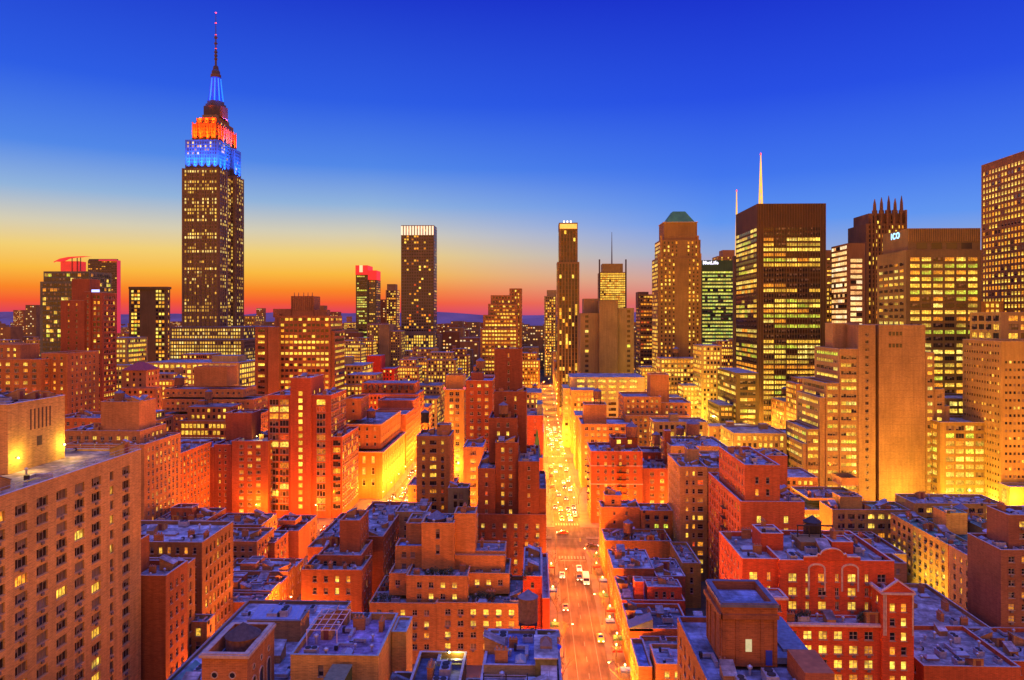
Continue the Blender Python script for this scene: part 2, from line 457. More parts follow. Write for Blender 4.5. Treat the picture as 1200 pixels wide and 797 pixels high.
def T(p0, p1, py, Y, dep, z0=0.0, **kw):
    return dict(x0=px_x(p0, Y), x1=px_x(p1, Y), y0=Y, y1=Y + dep, z1=py_z((p0 + p1) / 2, py, Y), z0=z0, **kw)
def TX(x0, x1, y0, y1, z1, z0=0.0, **kw):
    return dict(x0=x0, x1=x1, y0=y0, y1=y1, z1=z1, z0=z0, **kw)
FOOT = []
DEF = S()
def building(name, label, cat, tiers, rgb, st=None, kind='brick', cop=(.45, .42, .4), roof=(.30, .31, .34), group=None, desc=None, side='same', seed=None, copw=.28, near=None, filler=False, clutter=0):
    idx = len(BUILDINGS)
    rg = random.Random(seed if seed is not None else idx * 7 + 3)
    bx0 = min(t['x0'] for t in tiers); bx1 = max(t['x1'] for t in tiers); by0 = min(t['y0'] for t in tiers); by1 = max(t['y1'] for t in tiers)
    bz = max(0.0, min(t['z0'] for t in tiers))
    root = empty(name, ((bx0 + bx1) / 2, (by0 + by1) / 2, bz), label, cat, group)
    off = Vector(root.location)
    mat = mat_wall(rgb, kind)
    wall = MB(); wins = []; roofs = []; extra = {}
    if near is None: near = by0 < 430
    for t in tiers:
        x0, x1, y0, y1, z0, z1 = (t[k] for k in ('x0', 'x1', 'y0', 'y1', 'z0', 'z1'))
        if bz == 0.0 and z0 == 0.0: FOOT.append((x0, x1, y0, y1, z1, name))
        f = t.get('f', st); s = t.get('s', f if side == 'same' else side)
        sideL = s if x0 > 0 else None; sideR = s if x1 < 8 else None
        if x0 > 0: sideR = None
        mb = extra.setdefault(t['wm'], MB()) if t.get('wm') else wall
        facade(mb, x0, y0, 'F', x1 - x0, z0, z1, f, wins, rg, near)
        facade(mb, x1, y0, 'R', y1 - y0, z0, z1, sideR, wins, rg, near)
        facade(mb, x0, y1, 'L', y1 - y0, z0, z1, sideL, wins, rg, near)
        mb.quad((x1, y1, z0), (x0, y1, z0), (x0, y1, z1), (x1, y1, z1))
        par = t.get('par', 1.0 if near and not filler else 0.0)
        if par > 0:
            p = copw; zr = z1 - par
            # inner faces of the parapet and its top
            for (a, b) in (((x0 + p, y0 + p), (x1 - p, y0 + p)), ((x1 - p, y0 + p), (x1 - p, y1 - p)), ((x1 - p, y1 - p), (x0 + p, y1 - p)), ((x0 + p, y1 - p), (x0 + p, y0 + p))):
                mb.quad((b[0], b[1], zr), (a[0], a[1], zr), (a[0], a[1], z1), (b[0], b[1], z1))
            r = MB(); r.quad((x0 + p, y0 + p, zr), (x1 - p, y0 + p, zr), (x1 - p, y1 - p, zr), (x0 + p, y1 - p, zr)); r.shift(*(-off))
            ro = r.build('roof', mat_roof(t.get('roof', roof)), root)
            c = MB(); e = .07; q = p + .05; h = .10
            c.box(x0 - e, x1 + e, y0 - e, y0 + q, z1 + .002, z1 + h); c.box(x0 - e, x1 + e, y1 - q, y1 + e, z1 + .002, z1 + h)
            c.box(x0 - e, x0 + q, y0 + q, y1 - q, z1 + .002, z1 + h); c.box(x1 - q, x1 + e, y0 + q, y1 - q, z1 + .002, z1 + h)
            c.shift(*(-off)); c.build('coping', mat_plain('coping_%.2f_%.2f' % cop[:2], cop, .7), root)
        else:
            zr = z1
            r = MB(); r.quad((x0, y0, z1), (x1, y0, z1), (x1, y1, z1), (x0, y1, z1)); r.shift(*(-off))
            r.build('roof', mat_roof(t.get('roof', roof)), root)
        if t.get('corn'):
            e = t['corn']; zc = z1 - .5
            c = MB(); c.box(x0 - e, x1 + e, y0 - e, y0 - .003, zc, zc + .45)
            c.box(x0 - e, x0 - .003, y0, y1, zc, zc + .45); c.box(x1 + .003, x1 + e, y0, y1, zc, zc + .45)
            c.shift(*(-off)); c.build('cornice', mat_plain('coping_%.2f_%.2f' % cop[:2], cop, .7), root)
        for zb in t.get('bands', ()):
            c = MB(); e = .12
            c.box(x0 - e, x1 + e, y0 - e, y0 - .003, zb, zb + .4); c.box(x0 - e, x0 - .003, y0, y1, zb, zb + .4); c.box(x1 + .003, x1 + e, y0, y1, zb, zb + .4)
            c.shift(*(-off)); c.build('string_course', mat_plain('coping_%.2f_%.2f' % cop[:2], cop, .7), root)
        roofs.append((x0, x1, y0, y1, zr))
    for mb in [wall] + list(extra.values()):
        n = len(BVH_V); BVH_V.extend(mb.v); BVH_F.extend(tuple(i + n for i in f) for f in mb.f)
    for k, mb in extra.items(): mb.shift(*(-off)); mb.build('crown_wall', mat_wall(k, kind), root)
    for (x0, x1, y0, y1, zr) in roofs:
        n = len(BVH_V); BVH_V.extend([(x0, y0, zr), (x1, y0, zr), (x1, y1, zr), (x0, y1, zr)]); BVH_F.append((n, n + 1, n + 2, n + 3))
    wall.shift(*(-off)); wall.build('wall', mat, root)
    B = dict(root=root, off=off, wins=wins, roofs=roofs, desc=desc or label, rgb=rgb, near=near)
    BUILDINGS.append(B)
    return B

def resolve_windows():
    bvh = BVHTree.FromPolygons(BVH_V, BVH_F)
    eye = Vector((0, 0, EYE)); total = 0
    for B in BUILDINGS:
        root, off, wins = B['root'], B['off'], B['wins']
        cand, rest = [], []
        sc = 1024 / 1200
        for wn in wins:
            c, face, key = wn
            p = project(*c)
            ok = False
            if p and -5 < p[0] < 1205 and -5 < p[1] < 800:
                fore = abs(c[1]) / math.hypot(c[0], c[1]) if face == 'F' else abs(c[0]) / math.hypot(c[0], c[1])
                wpx, hpx = key[1] * FOC / p[2] * sc * fore, key[2] * FOC / p[2] * sc
                if wpx >= 1.0 and hpx >= 1.5 and wpx * hpx > 3.4:
                    nn = Vector({'F': (0, -1, 0), 'L': (-1, 0, 0), 'R': (1, 0, 0)}[face])
                    tgt = Vector(c) + nn * .35
                    d = tgt - eye; L = d.length
                    hit = bvh.ray_cast(eye, d.normalized(), L - .15)
                    if hit[0] is None: ok = True
            if ok: cand.append((wpx * hpx, wn))
            else: rest.append(wn)
        cand.sort(key=lambda t: -t[0])
        ind = [w for _, w in cand[:100]]; rest += [w for _, w in cand[100:]]
        for (c, face, key) in ind:
            o = bpy.data.objects.new('window', win_mesh(key)); COL.objects.link(o)
            o.parent = root; o.location = Vector(c) - off; o.rotation_euler = (0, 0, ROT[face])
        total += len(ind)
        if rest:
            VS, FS, MI, WC, WB = [], [], [], [], []; n = 0
            for (c, face, key) in rest:
                V, F, mi, wc, wb = win_geo(*key)
                X, Yv, Z = V[:, 0], V[:, 1], V[:, 2]
                if face == 'F': v = np.stack([X, Yv, Z], 1)
                elif face == 'R': v = np.stack([-Yv, X, Z], 1)
                else: v = np.stack([Yv, -X, Z], 1)
                v = v + (np.array(c) - np.array(off))
                VS.append(v); FS.extend(tuple(i + n for i in f) for f in F); n += len(V)
                MI += mi; WC += wc; WB += wb
            me = bpy.data.meshes.new('window')
            me.from_pydata(np.concatenate(VS).tolist(), [], FS)
            me.materials.append(PANE); me.materials.append(FRAME)
            me.polygons.foreach_set('material_index', MI); attrs(me, WC, WB); me.update()
            o = bpy.data.objects.new('window' if len(rest) == 1 else 'window_rows', me); COL.objects.link(o); o.parent = root
            if len(rest) > 1: o['kind'] = 'stuff'
    print('individual windows', total)

# ------------------------------------------------------------------ colours (real-world base colours)
BRICK = (.36, .135, .075); RED = (.37, .085, .05); DRED = (.20, .065, .05); ORG = (.46, .21, .10); TAN = (.46, .31, .19)
BEIGE = (.50, .38, .26); BROWN = (.27, .16, .10); DBROWN = (.13, .085, .06); STONE = (.48, .42, .34); GREY = (.33, .30, .27)
CONC = (.40, .33, .26); SALMON = (.44, .17, .12); DARK = (.06, .055, .06); WHITE = (.62, .54, .44)
WF = (.5, .45, .38); DF = (.06, .05, .05)
# window styles
sRES = S(3.0, 3.3, 1.3, 1.6, 'pair', .24, 'res', WF)
sRES2 = S(3.0, 2.7, .95, 1.55, 'dh', .30, 'res', WF)
sPAIR = S(3.0, 3.6, 1.9, 1.6, 'tri', .28, 'res', DF)
sFAR = S(3.4, 2.6, 1.5, 2.0, 'dh', .60, 'far', WF, rowvar=.4)
sFARD = S(3.3, 2.8, 1.3, 1.7, 'dh', .30, 'far', WF)
sOFF = S(3.7, 2.6, 2.2, 2.0, 'rib', .75, 'off', DF, rowvar=.7)
sRIB = S(3.7, 4.2, 4.1, 1.7, 'rib', .62, 'off', DF, rowvar=.7, mx=.4)
sGRID = S(3.5, 2.3, 1.45, 2.1, 'dh', .66, 'far', DF)
sROW = S(3.2, 2.2, .95, 1.7, 'dh', .22, 'res', WF, tm=1.3)

# ================================================================== LEFT OF THE PICTURE
B = building('apartment_block', 'huge tan brick apartment slab at the left edge with a lamplit roof terrace', 'apartment building',
    [TX(-116, -81.4, 92, 147, 62.8, f=None,
        s=S(2.8, 4.9, 2.2, 1.65, 'tri', .14, 'bright', (.3, .26, .2), pat=[2.7] * 8 + [1.1, 2.5], tm=2.4, mx=1.4, rec=.3), roof=(.42, .32, .2), par=.35),
     TX(-110, -92.4, 124, 139.4, 74.7, z0=62.4, f=None, s=None, par=.8)], (.60, .37, .2), cop=(.55, .56, .6))
LEFT_APT = B
building('brick_building', 'red brick block with scattered lit windows directly beyond the huge tan slab', 'apartment building',
    [TX(-99, -77, 148.5, 158, 36.2, s=S(3.0, 2.4, .9, 1.5, 'dh', .3, 'bright', WF, tm=2.2), f=None),
     TX(-99, -84.5, 150, 156, 42.5, z0=35.3, f=None, s=None)], (.37, .12, .06))
building('tenement', 'old dark brick loft with a broad violet roof and narrow windows down its street side', 'tenement',
    [TX(-117, -84.5, 181, 200, 33, s=S(3.4, 2.3, 1.0, 2.0, 'dh', .16, 'bright', DF, tm=1.8), f=sROW, roof=(.42, .42, .46)),
     TX(-104, -84.8, 166, 178, 30, f=None, s=S(3.4, 2.3, 1.0, 2.0, 'dh', .1, 'res', DF))], (.25, .14, .09))
building('apartment_building', 'dark red brick apartment house with a square roof tower and blue pool-like roof', 'apartment building',
    [T(223, 250, 524, 318, 22, f=S(2.85, 3.6, .9, 1.4, 'dh', .2, 'res', WF), roof=(.2, .26, .5)),
     T(250.5, 271, 521, 318.5, 21, f=S(2.85, 2.6, .9, 1.4, 'dh', .2), roof=(.2, .26, .5)),
     T(271.5, 314, 517, 317, 24, f=S(2.85, 3.8, 2.0, 1.5, 'tri', .35, 'res', WF), roof=(.2, .26, .5)),
     T(264, 295, 484, 326, 11, z0=34, f=None, s=None)], (.27, .085, .07))
# slender brick and glass tower
E = px_x(314, 322)
building('condominium_tower', 'brick and glass tower with one lit stairwell column down its middle', 'apartment tower',
    [T(314, 340, 463, 322, 26, f=S(3.15, 4.6, 4.1, 2.5, 'tri', .38, 'res', (.55, .42, .4), mx=.3, tm=2.0), par=.6),
     T(340.2, 364, 443, 320.5, 20, f=S(3.15, 8.0, 1.8, 1.9, 'plain', .98, 'bright', DF, rowvar=0, tm=6.0), roof=(.4, .45, .6)),
     T(364.2, 388, 463, 322, 26, f=S(3.15, 4.4, 4.0, 2.5, 'tri', .45, 'res', (.55, .42, .4), mx=.3, tm=2.0),
       s=S(3.15, 3.2, 2.9, 2.5, 'pair', .2, 'res', (.6, .45, .4), mx=.2, tm=2.0), par=.6),
     T(388.2, 401, 512, 322.5, 30, f=S(3.15, 4.2, 3.4, 2.3, 'tri', .3, 'res', DF, mx=.3), s=S(3.15, 3.2, 2.8, 2.4, 'pair', .28, 'res', (.6, .45, .4), mx=.2))],
    (.36, .09, .06), cop=(.6, .52, .45))
building('town_house', 'small brick house with two lit windows and planted roof below the dark red apartments', 'house',
    [T(286, 322, 636, 247, 14, f=S(3.2, 3.6, 1.2, 1.8, 'dh', .6, 'bright', WF)), T(288, 308, 627, 250, 8, z0=12, f=None, s=None)], (.36, .16, .09))
building('town_house', 'low stepped-roof brick house beside the planted one, below the brick and glass tower', 'house',
    [T(323, 350, 622, 262, 12, f=None), T(326, 346, 610, 266, 7, z0=13, f=None, s=None)], (.34, .13, .08))
building('brownstone_block', 'squat brick house with a bulky red penthouse in front of the brick and glass tower', 'house',
    [T(328, 362, 612, 282, 10, f=S(3.2, 3.4, 1.1, 1.6, 'dh', .3))], (.38, .15, .1))
# rowhouses along the left street
for i, (ya, yb, z, sh) in enumerate(((200, 207, 10.4, .30), (207.2, 214, 11.0, .34), (214.2, 221, 10.2, .36), (221.2, 228, 11.6, .33), (228.2, 236, 10.6, .3))):
    building('row_house', ['nearest of the low row houses left of the narrow street, purple roof and parapet chimneys', 'second row house from the near end of the blue-roofed row',
        'middle row house of the blue-roofed row left of the narrow street', 'fourth row house of the row, a little taller with a dark bulkhead',
        'farthest row house of the blue-roofed row, beside the small brick houses'][i], 'row house',
        [TX(-76.4 - 22, -76.4, ya, yb, z, s=S(3.0, 2.2, 1.0, 1.7, 'dh', .25, 'res', WF, tm=1.2), f=None, par=.7, roof=(.42, .43, .5)),
         TX(-92, -88 + i % 2, ya + 1.5, ya + 4.6, z + 1.8, z0=z - .7, f=None, s=None, par=.2)], (.40, .20, .12) if i % 2 else (.36, .15, .1), side='x', group=None)
building('small_house', 'little ochre house with balconies squeezed between the red brick block and the blue-roofed row', 'house',
    [TX(-88, -81, 176, 180.5, 15, z0=0, f=S(3.3, 2.6, 1.3, 2.0, 'dh', .3, 'res', WF), s=S(3.3, 2.2, 1.1, 1.9, 'dh', .3))], (.5, .33, .16))
building('low_workshop', 'low dark building with a ribbed blue roof in front of the nearest row house', 'building',
    [TX(-80, -62.5, 160, 178, 10.5, f=None, s=None, roof=(.42, .43, .5), par=.5), TX(-70, -66, 163, 170, 13, z0=10, f=None, s=None, par=.2)], (.17, .12, .1))
building('orange_brick_complex', 'sprawling orange brick complex with balconies at the far left, behind the slab', 'apartment building',
    [T(-30, 48, 421, 345, 26, f=S(3.0, 4.4, 2.2, 1.7, 'tri', .4, 'res', WF, mx=.5)), T(48.5, 79, 414, 352, 26, f=S(3.0, 3.6, 1.2, 1.6, 'dh', .28, 'res', WF)),
     T(-20, 24, 404, 356, 14, z0=66, f=sRES, s=None), T(-50, -31, 440, 340, 26)], (.44, .19, .09))
building('loft_building', 'grey-topped orange loft with a pale box penthouse behind the lamplit terrace', 'loft building',
    [T(76, 169, 521, 258, 27, f=S(3.0, 3.1, 1.6, 1.5, 'pair', .3, 'res', WF), s=S(2.9, 3.0, 1.3, 1.5, 'pair', .3, 'res', WF)),
     T(76, 164, 505, 264, 19, z0=39, f=S(3.2, 3.0, 1.5, 1.4, 'pair', .4, 'res', WF, tm=2.0), roof=(.38, .42, .6)),
     T(118, 163, 471, 268, 12, z0=45, f=None, s=None)], (.46, .24, .14))
building('balcony_apartment_building', 'orange apartment house covered in little air conditioners beside the grey-topped loft', 'apartment building',
    [T(169.5, 207, 533, 288, 32, f=S(2.8, 3.1, 1.5, 1.5, 'pair', .3, 'res', WF), s=S(2.8, 3.1, 1.4, 1.4, 'pair', .3, 'res', WF)), T(60, 117, 490, 300, 20, f=sRES)], (.46, .17, .085))
building('setback_hotel', 'wide orange setback block with rounded penthouse levels and a windowless brown cube on top', 'hotel',
    [T(178, 301, 486, 405, 34, f=S(3.0, 2.9, 1.3, 1.4, 'dh', .35, 'res', WF)), T(190, 297, 468, 409, 26, z0=36, f=S(3.2, 2.9, 1.4, 1.4, 'dh', .3, 'res', WF)),
     T(192, 285, 456, 412, 20, z0=44, f=S(3.2, 3.2, 1.3, 1.3, 'dh', .1)), T(227, 266, 430, 416, 14, z0=50, f=None, s=None)], (.50, .25, .14), cop=(.6, .4, .3))
building('long_office_building', 'long yellow-lit stone block with tall arched window bays below the floodlit skyscraper', 'office building',
    [T(170, 280, 425, 530, 40, f=S(3.9, 4.2, 2.7, 2.4, 'pair', .75, 'bright', DF)), T(248, 279, 417, 540, 16, z0=50, f=None, s=None)], (.50, .38, .22))
building('pyramid_roof_tower', 'small salmon tower with a low pyramid roof right of the tall dark red slab', 'apartment building',
    [T(143, 171, 434, 440, 16, f=S(3.4, 4.0, 1.2, 1.6, 'dh', .4, 'far', WF), par=0), T(141, 182, 455, 432, 7, f=sRES, par=.5)], (.46, .24, .16))
building('brick_slab_tower', 'tall dark red brick slab tower with columns of lit windows on its right', 'apartment tower',
    [T(71, 99, 352, 400, 16, f=S(3.1, 4.6, 1.0, 1.4, 'dh', .35, 'res', DF), s=S(3.1, 2.5, 1.5, 1.8, 'dh', .38, 'res', DF)),
     T(84, 105, 327, 404, 10, z0=95, f=None, s=None), T(99.4, 106, 342, 401, 15, f=sRES2, s=S(3.1, 2.5, 1.5, 1.8, 'dh', .38, 'res', DF)),
     T(106.2, 120, 343, 402, 14, f=S(3.1, 2.2, 1.5, 1.8, 'dh', .35, 'res', DF))], (.30, .095, .065))
building('glass_tower', 'blue-grey glass tower topped by a red glowing curved canopy', 'tower',
    [T(47, 92, 330, 560, 30, f=S(3.6, 3.0, 2.7, 2.6, 'rib', .16, 'off', (.1, .12, .16), rowvar=.5)), T(51, 105, 318, 566, 30, f=S(3.6, 3.0, 2.7, 2.6, 'rib', .16, 'off', (.1, .12, .16), rowvar=.5))], (.17, .22, .28), kind='stone')
building('glass_tower', 'dark glass tower with a red-edged flat top, standing behind the tall dark red slab', 'tower',
    [T(103, 137.5, 305, 1100, 8, f=S(3.6, 3.0, 2.6, 1.7, 'rib', .24, 'res', (.1, .1, .12), rowvar=.6)), T(104, 136, 303.5, 1101, 6, z0=165, f=None, s=None)], (.17, .14, .17), kind='stone')
building('office_slab', 'dark grey slab with a blank middle and lit edges, left of the floodlit skyscraper', 'office tower',
    [T(151, 195.5, 338, 640, 6, f=S(3.4, 2.8, 2.0, 2.0, 'dh', .62, 'off', DF, blank=(.30, .72)), s=sFAR), T(150.5, 196, 336, 639, 7.5, z0=115.5, f=None, s=None)], (.15, .13, .12), kind='stone')
building('office_building', 'squat office with rows of bright yellow windows right of the tall dark red slab', 'office building',
    [T(117, 149, 396, 560, 30, f=S(3.8, 2.4, 1.9, 2.1, 'rib', .75, 'off', DF)), T(110, 152, 428, 545, 12, f=sFAR)], (.36, .30, .18))
building('office_building', 'brown setback office with scattered lit windows between the long yellow block and the brick tower', 'office building',
    [T(281, 300, 455, 520, 30, f=sFAR), T(283, 299, 330 + 40, 900, 30, f=sFARD)], (.42, .30, .18))

# -- the floodlit skyscraper
EY = 770.0
eS = S(3.75, 2.75, 1.6, 2.3, 'dh', .40, 'esb', DF, mx=1.5, rowvar=.75, tm=2.2)
ez = lambda py: py_z(249, py, EY)
ex = lambda p: px_x(p, EY)
LIME = (.21, .165, .19); CRW_LIT = (.085, .095, .22); CRO_LIT = (.26, .13, .06)  # crown walls: blue and orange floodlight put into the stone colour
eT = [TX(ex(200), ex(297), EY - 26, EY + 75, py_z(249, 398, EY - 26), f=V_(eS, lit=.8, w=1.7), s=eS),
      TX(ex(206), ex(291), EY - 14, EY + 70, py_z(249, 383, EY - 14), z0=20, f=V_(eS, lit=.7), s=eS),
      TX(ex(213), ex(257), EY, EY + 22, ez(197), f=eS), TX(ex(213) + 1, ex(252), EY + 22.1, EY + 42, ez(200), f=eS),
      TX(ex(213), ex(256.8), EY + 42.1, EY + 66, ez(197), f=eS),
      TX(ex(216), ex(255), EY + 2, EY + 20, ez(163), z0=ez(197), f=V_(eS, lit=.12), s=V_(eS, lit=.12), wm=CRW_LIT),
      TX(ex(217), ex(250), EY + 20.1, EY + 44, ez(163), z0=ez(197), f=V_(eS, lit=.1), s=V_(eS, lit=.1), wm=CRW_LIT),
      TX(ex(216), ex(254.5), EY + 44.1, EY + 63, ez(163), z0=ez(197), f=V_(eS, lit=.1), s=V_(eS, lit=.1), wm=CRW_LIT),
      TX(ex(222), ex(251), EY + 6, EY + 58, ez(143), z0=ez(163), f=V_(eS, lit=.02), s=V_(eS, lit=.02), wm=CRO_LIT),
      TX(ex(225), ex(249), EY + 10, EY + 54, ez(135), z0=ez(143), f=V_(eS, lit=.05), s=V_(eS, lit=.05), wm=CRO_LIT),
      TX(ex(229), ex(246.5), EY + 16, EY + 48, ez(129.5), z0=ez(135), f=None, s=None)]
ESB = building('art_deco_skyscraper', 'tallest skyscraper, art deco, with a blue and orange floodlit crown and a spire', 'skyscraper', eT, LIME, kind='stone', side='same')
EC = ((ex(222) + ex(251)) / 2 + 1.5, EY + 31)

# middle left, far towers
building('brown_office_tower', 'broad brown brick office tower with a ribbed box on top and rows of yellow windows', 'office tower',
    [T(327, 387, 370, 480, 30, f=S(3.8, 3.0, 2.1, 1.7, 'pair', .62, 'bright', DF, rowvar=.5), s=S(3.8, 3.0, 2.4, 1.7, 'rib', .75, 'bright', DF, rowvar=.6)),
     T(387.3, 392, 388, 482, 26, f=None, s=S(3.8, 3.0, 2.6, 1.8, 'rib', .8, 'bright', DF, rowvar=.6)),
     T(314, 327, 383, 476, 30, f=None, s=None), T(299, 313.6, 383, 482, 30, f=S(3.8, 5.0, 4.6, 1.9, 'rib', .3, 'bright', DF, rowvar=.7, mx=.3)),
     T(322, 326.8, 368, 484, 20, f=None), T(341, 368, 347, 490, 14, z0=90, f=None, s=None), T(320, 340.6, 362, 489, 8, z0=90, f=None, s=None), T(368.4, 383, 363, 489, 8, z0=90, f=None, s=None)],
    (.26, .12, .085))
building('ornate_office_building', 'ornate pale yellow block with glowing cornice between the brown office tower and the red-painted house', 'office building',
    [T(389, 424, 428, 575, 40, f=S(3.6, 2.8, 1.4, 2.0, 'dh', .45, 'bright', DF, rowvar=.5), s=S(3.6, 3, 1.8, 2.2, 'dh', .85, 'bright', DF), corn=.8), T(400, 412, 418, 590, 10, z0=52, f=None)], (.42, .34, .19))
building('red_painted_building', 'bright red painted building with blank sides among the mid-distance roofs', 'building',
    [T(430, 446, 417, 640, 20, f=None, s=None), T(446.3, 462, 432, 642, 20, f=sFARD)], (.48, .045, .03))
building('slab_skyscraper', 'tall violet-grey skyscraper slab with a lit rim, brightest at its base', 'skyscraper',
    [T(470, 508.5, 264, 1000, 30, f=S(4.2, 3.4, 2.5, 2.5, 'plain', .15, 'res', DF, zmin=46), s=S(4.2, 3.8, 2.4, 2.3, 'plain', .12, 'res', DF)),
     T(468.5, 509.5, 389, 992, 7, f=S(4.2, 3.4, 2.0, 2.8, 'plain', .85, 'bright', DF, rowvar=0, tm=5, zmin=20))], (.20, .17, .24), kind='stone')
building('glass_tower', 'narrow green glass tower with a glowing red crown, left of the violet-grey slab', 'tower',
    [T(417, 431, 322, 1300, 40, f=S(4.2, 3.6, 3.2, 2.6, 'rib', .42, 'green', DF, rowvar=.6)), T(431.2, 441, 328, 1302, 36, f=S(4.2, 3.6, 2.6, 2.4, 'rib', .4, 'res', WF, rowvar=.6))], (.2, .2, .16), kind='stone')
building('far_tower', 'small pale tower just left of the violet-grey slab, lit towards its foot', 'tower',
    [T(452, 465, 340, 1400, 30, f=S(4.5, 3.5, 2.4, 2.6, 'plain', .55, 'far', DF)), T(453.5, 463.5, 333, 1405, 20, z0=140, f=None, s=None)], (.3, .22, .17))
building('blank_wall_tower', 'tan block with a tall blank wall below the far pale tower', 'building',
    [T(444, 456, 380, 900, 30, f=None), T(456.3, 470, 388, 905, 30, f=sFARD), T(430, 443.6, 380, 910, 30, f=sFAR)], (.34, .24, .18))
building('spired_tower', 'far pinkish tower with a small cap left of the green glass tower', 'tower',
    [T(403, 414, 378, 1500, 25, f=sFAR, par=0), T(406, 411, 371, 1505, 12, z0=80, f=None, s=None)], (.5, .26, .2))
building('setback_office_tower', 'stepped wedding-cake office tower with rows of orange windows beside the bright street', 'office tower',
    [T(563, 607, 385, 700, 35, f=S(3.7, 3.0, 2.3, 1.9, 'rib', .72, 'bright', DF)), T(566, 607, 369, 704, 28, z0=75, f=S(3.7, 3.0, 2.3, 1.9, 'rib', .72, 'bright', DF)),
     T(572, 606, 356, 708, 22, z0=90, f=S(3.7, 3.0, 2.3, 1.9, 'rib', .7, 'bright', DF)), T(575, 600, 346, 712, 16, z0=100, f=S(3.7, 3, 1.5, 1.9, 'dh', .1)),
     T(597, 611.5, 338, 714, 20, z0=60, f=sFARD)], (.27, .15, .10))
building('mansard_apartment_house', 'long red brick apartment house with dormers along its roof, left of the bright street', 'apartment building',
    [T(421, 489, 462, 480, 30, f=S(3.2, 2.5, 1.2, 1.7, 'dh', .38, 'res', WF)), T(424, 486, 449, 484, 20, z0=38, f=S(3.2, 5, 1.6, 1.5, 'dh', .3, 'res'), s=None)], (.42, .14, .07), cop=(.12, .1, .1))
building('red_club_building', 'grand orange stone corner building with tall arched ground windows on the glowing avenue', 'building',
    [T(405, 448, 529, 357, 62, f=S(5.6, 4.6, 1.5, 3.4, 'dh', .75, 'bright', WF, tm=2.4), s=S(5.6, 5, 1.5, 3.4, 'dh', .6, 'bright', WF, tm=2.4), corn=1.0),
     T(405, 446, 497, 361, 54, z0=24, f=S(3.8, 4, 1.2, 1.7, 'dh', .3, 'res'), corn=.5), T(405, 423, 467, 366, 18, z0=38, f=S(3.8, 4, 1.2, 1.7, 'dh', .1))], (.55, .22, .11), kind='stone', cop=(.6, .35, .22))
building('tall_row_building', 'red brick block with bay windows rising behind the grand orange corner building', 'building',
    [TX(-98, -76.3, 424, 452, 33, s=S(3.3, 2.8, 1.3, 1.8, 'dh', .35, 'res')), TX(-99, -76.6, 452.3, 474, 38, s=sRES)], (.42, .12, .06))
building('orange_brick_tower', 'slim orange brick tower with a dark water tank, standing left of the red-brown stepped tower', 'apartment tower',
    [T(488, 527, 511, 258, 14, f=S(2.9, 3.4, 1.5, 1.5, 'tri', .42, 'res', DF, pat=[1.1, 2.4, 1.1]), s=S(2.9, 5, .9, 1.4, 'dh', .2), roof=(.42, .44, .55)),
     T(512, 527, 498, 264, 5, z0=47, f=None, s=None)], (.40, .20, .10), cop=(.25, .28, .35))
building('grey_annex', 'small grey stuccoed annex with three windows at the foot of the slim orange brick tower', 'building',
    [T(525, 549, 572, 250, 7, f=S(3.0, 2.0, 1.2, 2.2, 'dh', .1, 'res', DF), roof=(.42, .44, .55))], (.34, .33, .34), kind='stone')
building('glowing_tower', 'narrow tower glowing orange-yellow from the street below, with red lamps at its top corners', 'tower',
    [T(521, 544, 456, 395, 22, f=S(3.4, 3.2, 2.2, 2.0, 'pair', .5, 'bright', WF), corn=.6), T(522.5, 543, 440, 399, 14, z0=50, f=None)], (.6, .36, .18), kind='stone', cop=(.6, .4, .2))
building('dark_brick_building', 'dark red brick block with orange windows and a cluttered roof behind the red-brown stepped tower', 'apartment building',
    [T(546, 577, 446, 350, 25, f=S(3.4, 3.6, 1.7, 1.6, 'pair', .42, 'res', WF), roof=(.35, .4, .6)), T(552, 566, 437, 356, 8, z0=59, f=None)], (.30, .085, .05))
building('lit_office_annex', 'low tan block with broad lit windows in front of the dark brick block', 'building',
    [T(543, 566, 524, 322, 20, f=S(3.6, 4.2, 2.6, 1.9, 'tri', .85, 'bright', WF), roof=(.2, .25, .4))], (.45, .28, .16))
sK = S(2.95, 3.3, 1.0, 1.5, 'pair', .3, 'res', WF)
building('stepped_brick_tower', 'massive red-brown brick tower stepping up in narrow wings on the left of the bright street', 'apartment tower',
    [T(556, 640, 603, 238, 34, f=S(2.95, 3.6, 1.1, 1.5, 'pair', .33, 'res', WF, tm=3)), T(560, 580, 549, 238.3, 30, z0=22, f=S(2.95, 9, .9, 1.3, 'dh', .4)), T(607.5, 632, 541, 238.4, 30, z0=22, f=S(2.95, 5, .9, 1.3, 'dh', .3)),
     T(580.2, 607.3, 519, 242, 26, z0=22, f=S(2.95, 2.6, 1.1, 1.5, 'pair', .42, 'res', WF)), T(632.2, 640, 573, 239, 28, z0=22, f=None),
     T(573, 606, 490, 249, 17, z0=40, f=S(2.95, 3.2, 1.0, 1.5, 'pair', .35)), T(579, 617, 459, 256, 15, z0=30, f=S(2.95, 3.6, .8, 1.7, 'dh', .25, 'res')),
     T(580, 612, 409, 262, 9, z0=40, f=S(2.95, 5.6, .7, 1.4, 'dh', .1))], (.235, .075, .052), cop=(.3, .16, .12))
building('salmon_building', 'salmon red building with a green copper spire on the left of the bright street', 'building',
    [TX(-8, 3.2, 328, 352, py_z(625, 487, 328), f=S(3.3, 4, .9, 1.3, 'dh', .2), s=sRES2), TX(-2.2, 3.0, 320, 327, 28, f=sRES2, s=sRES2, par=.3)], (.55, .15, .10))
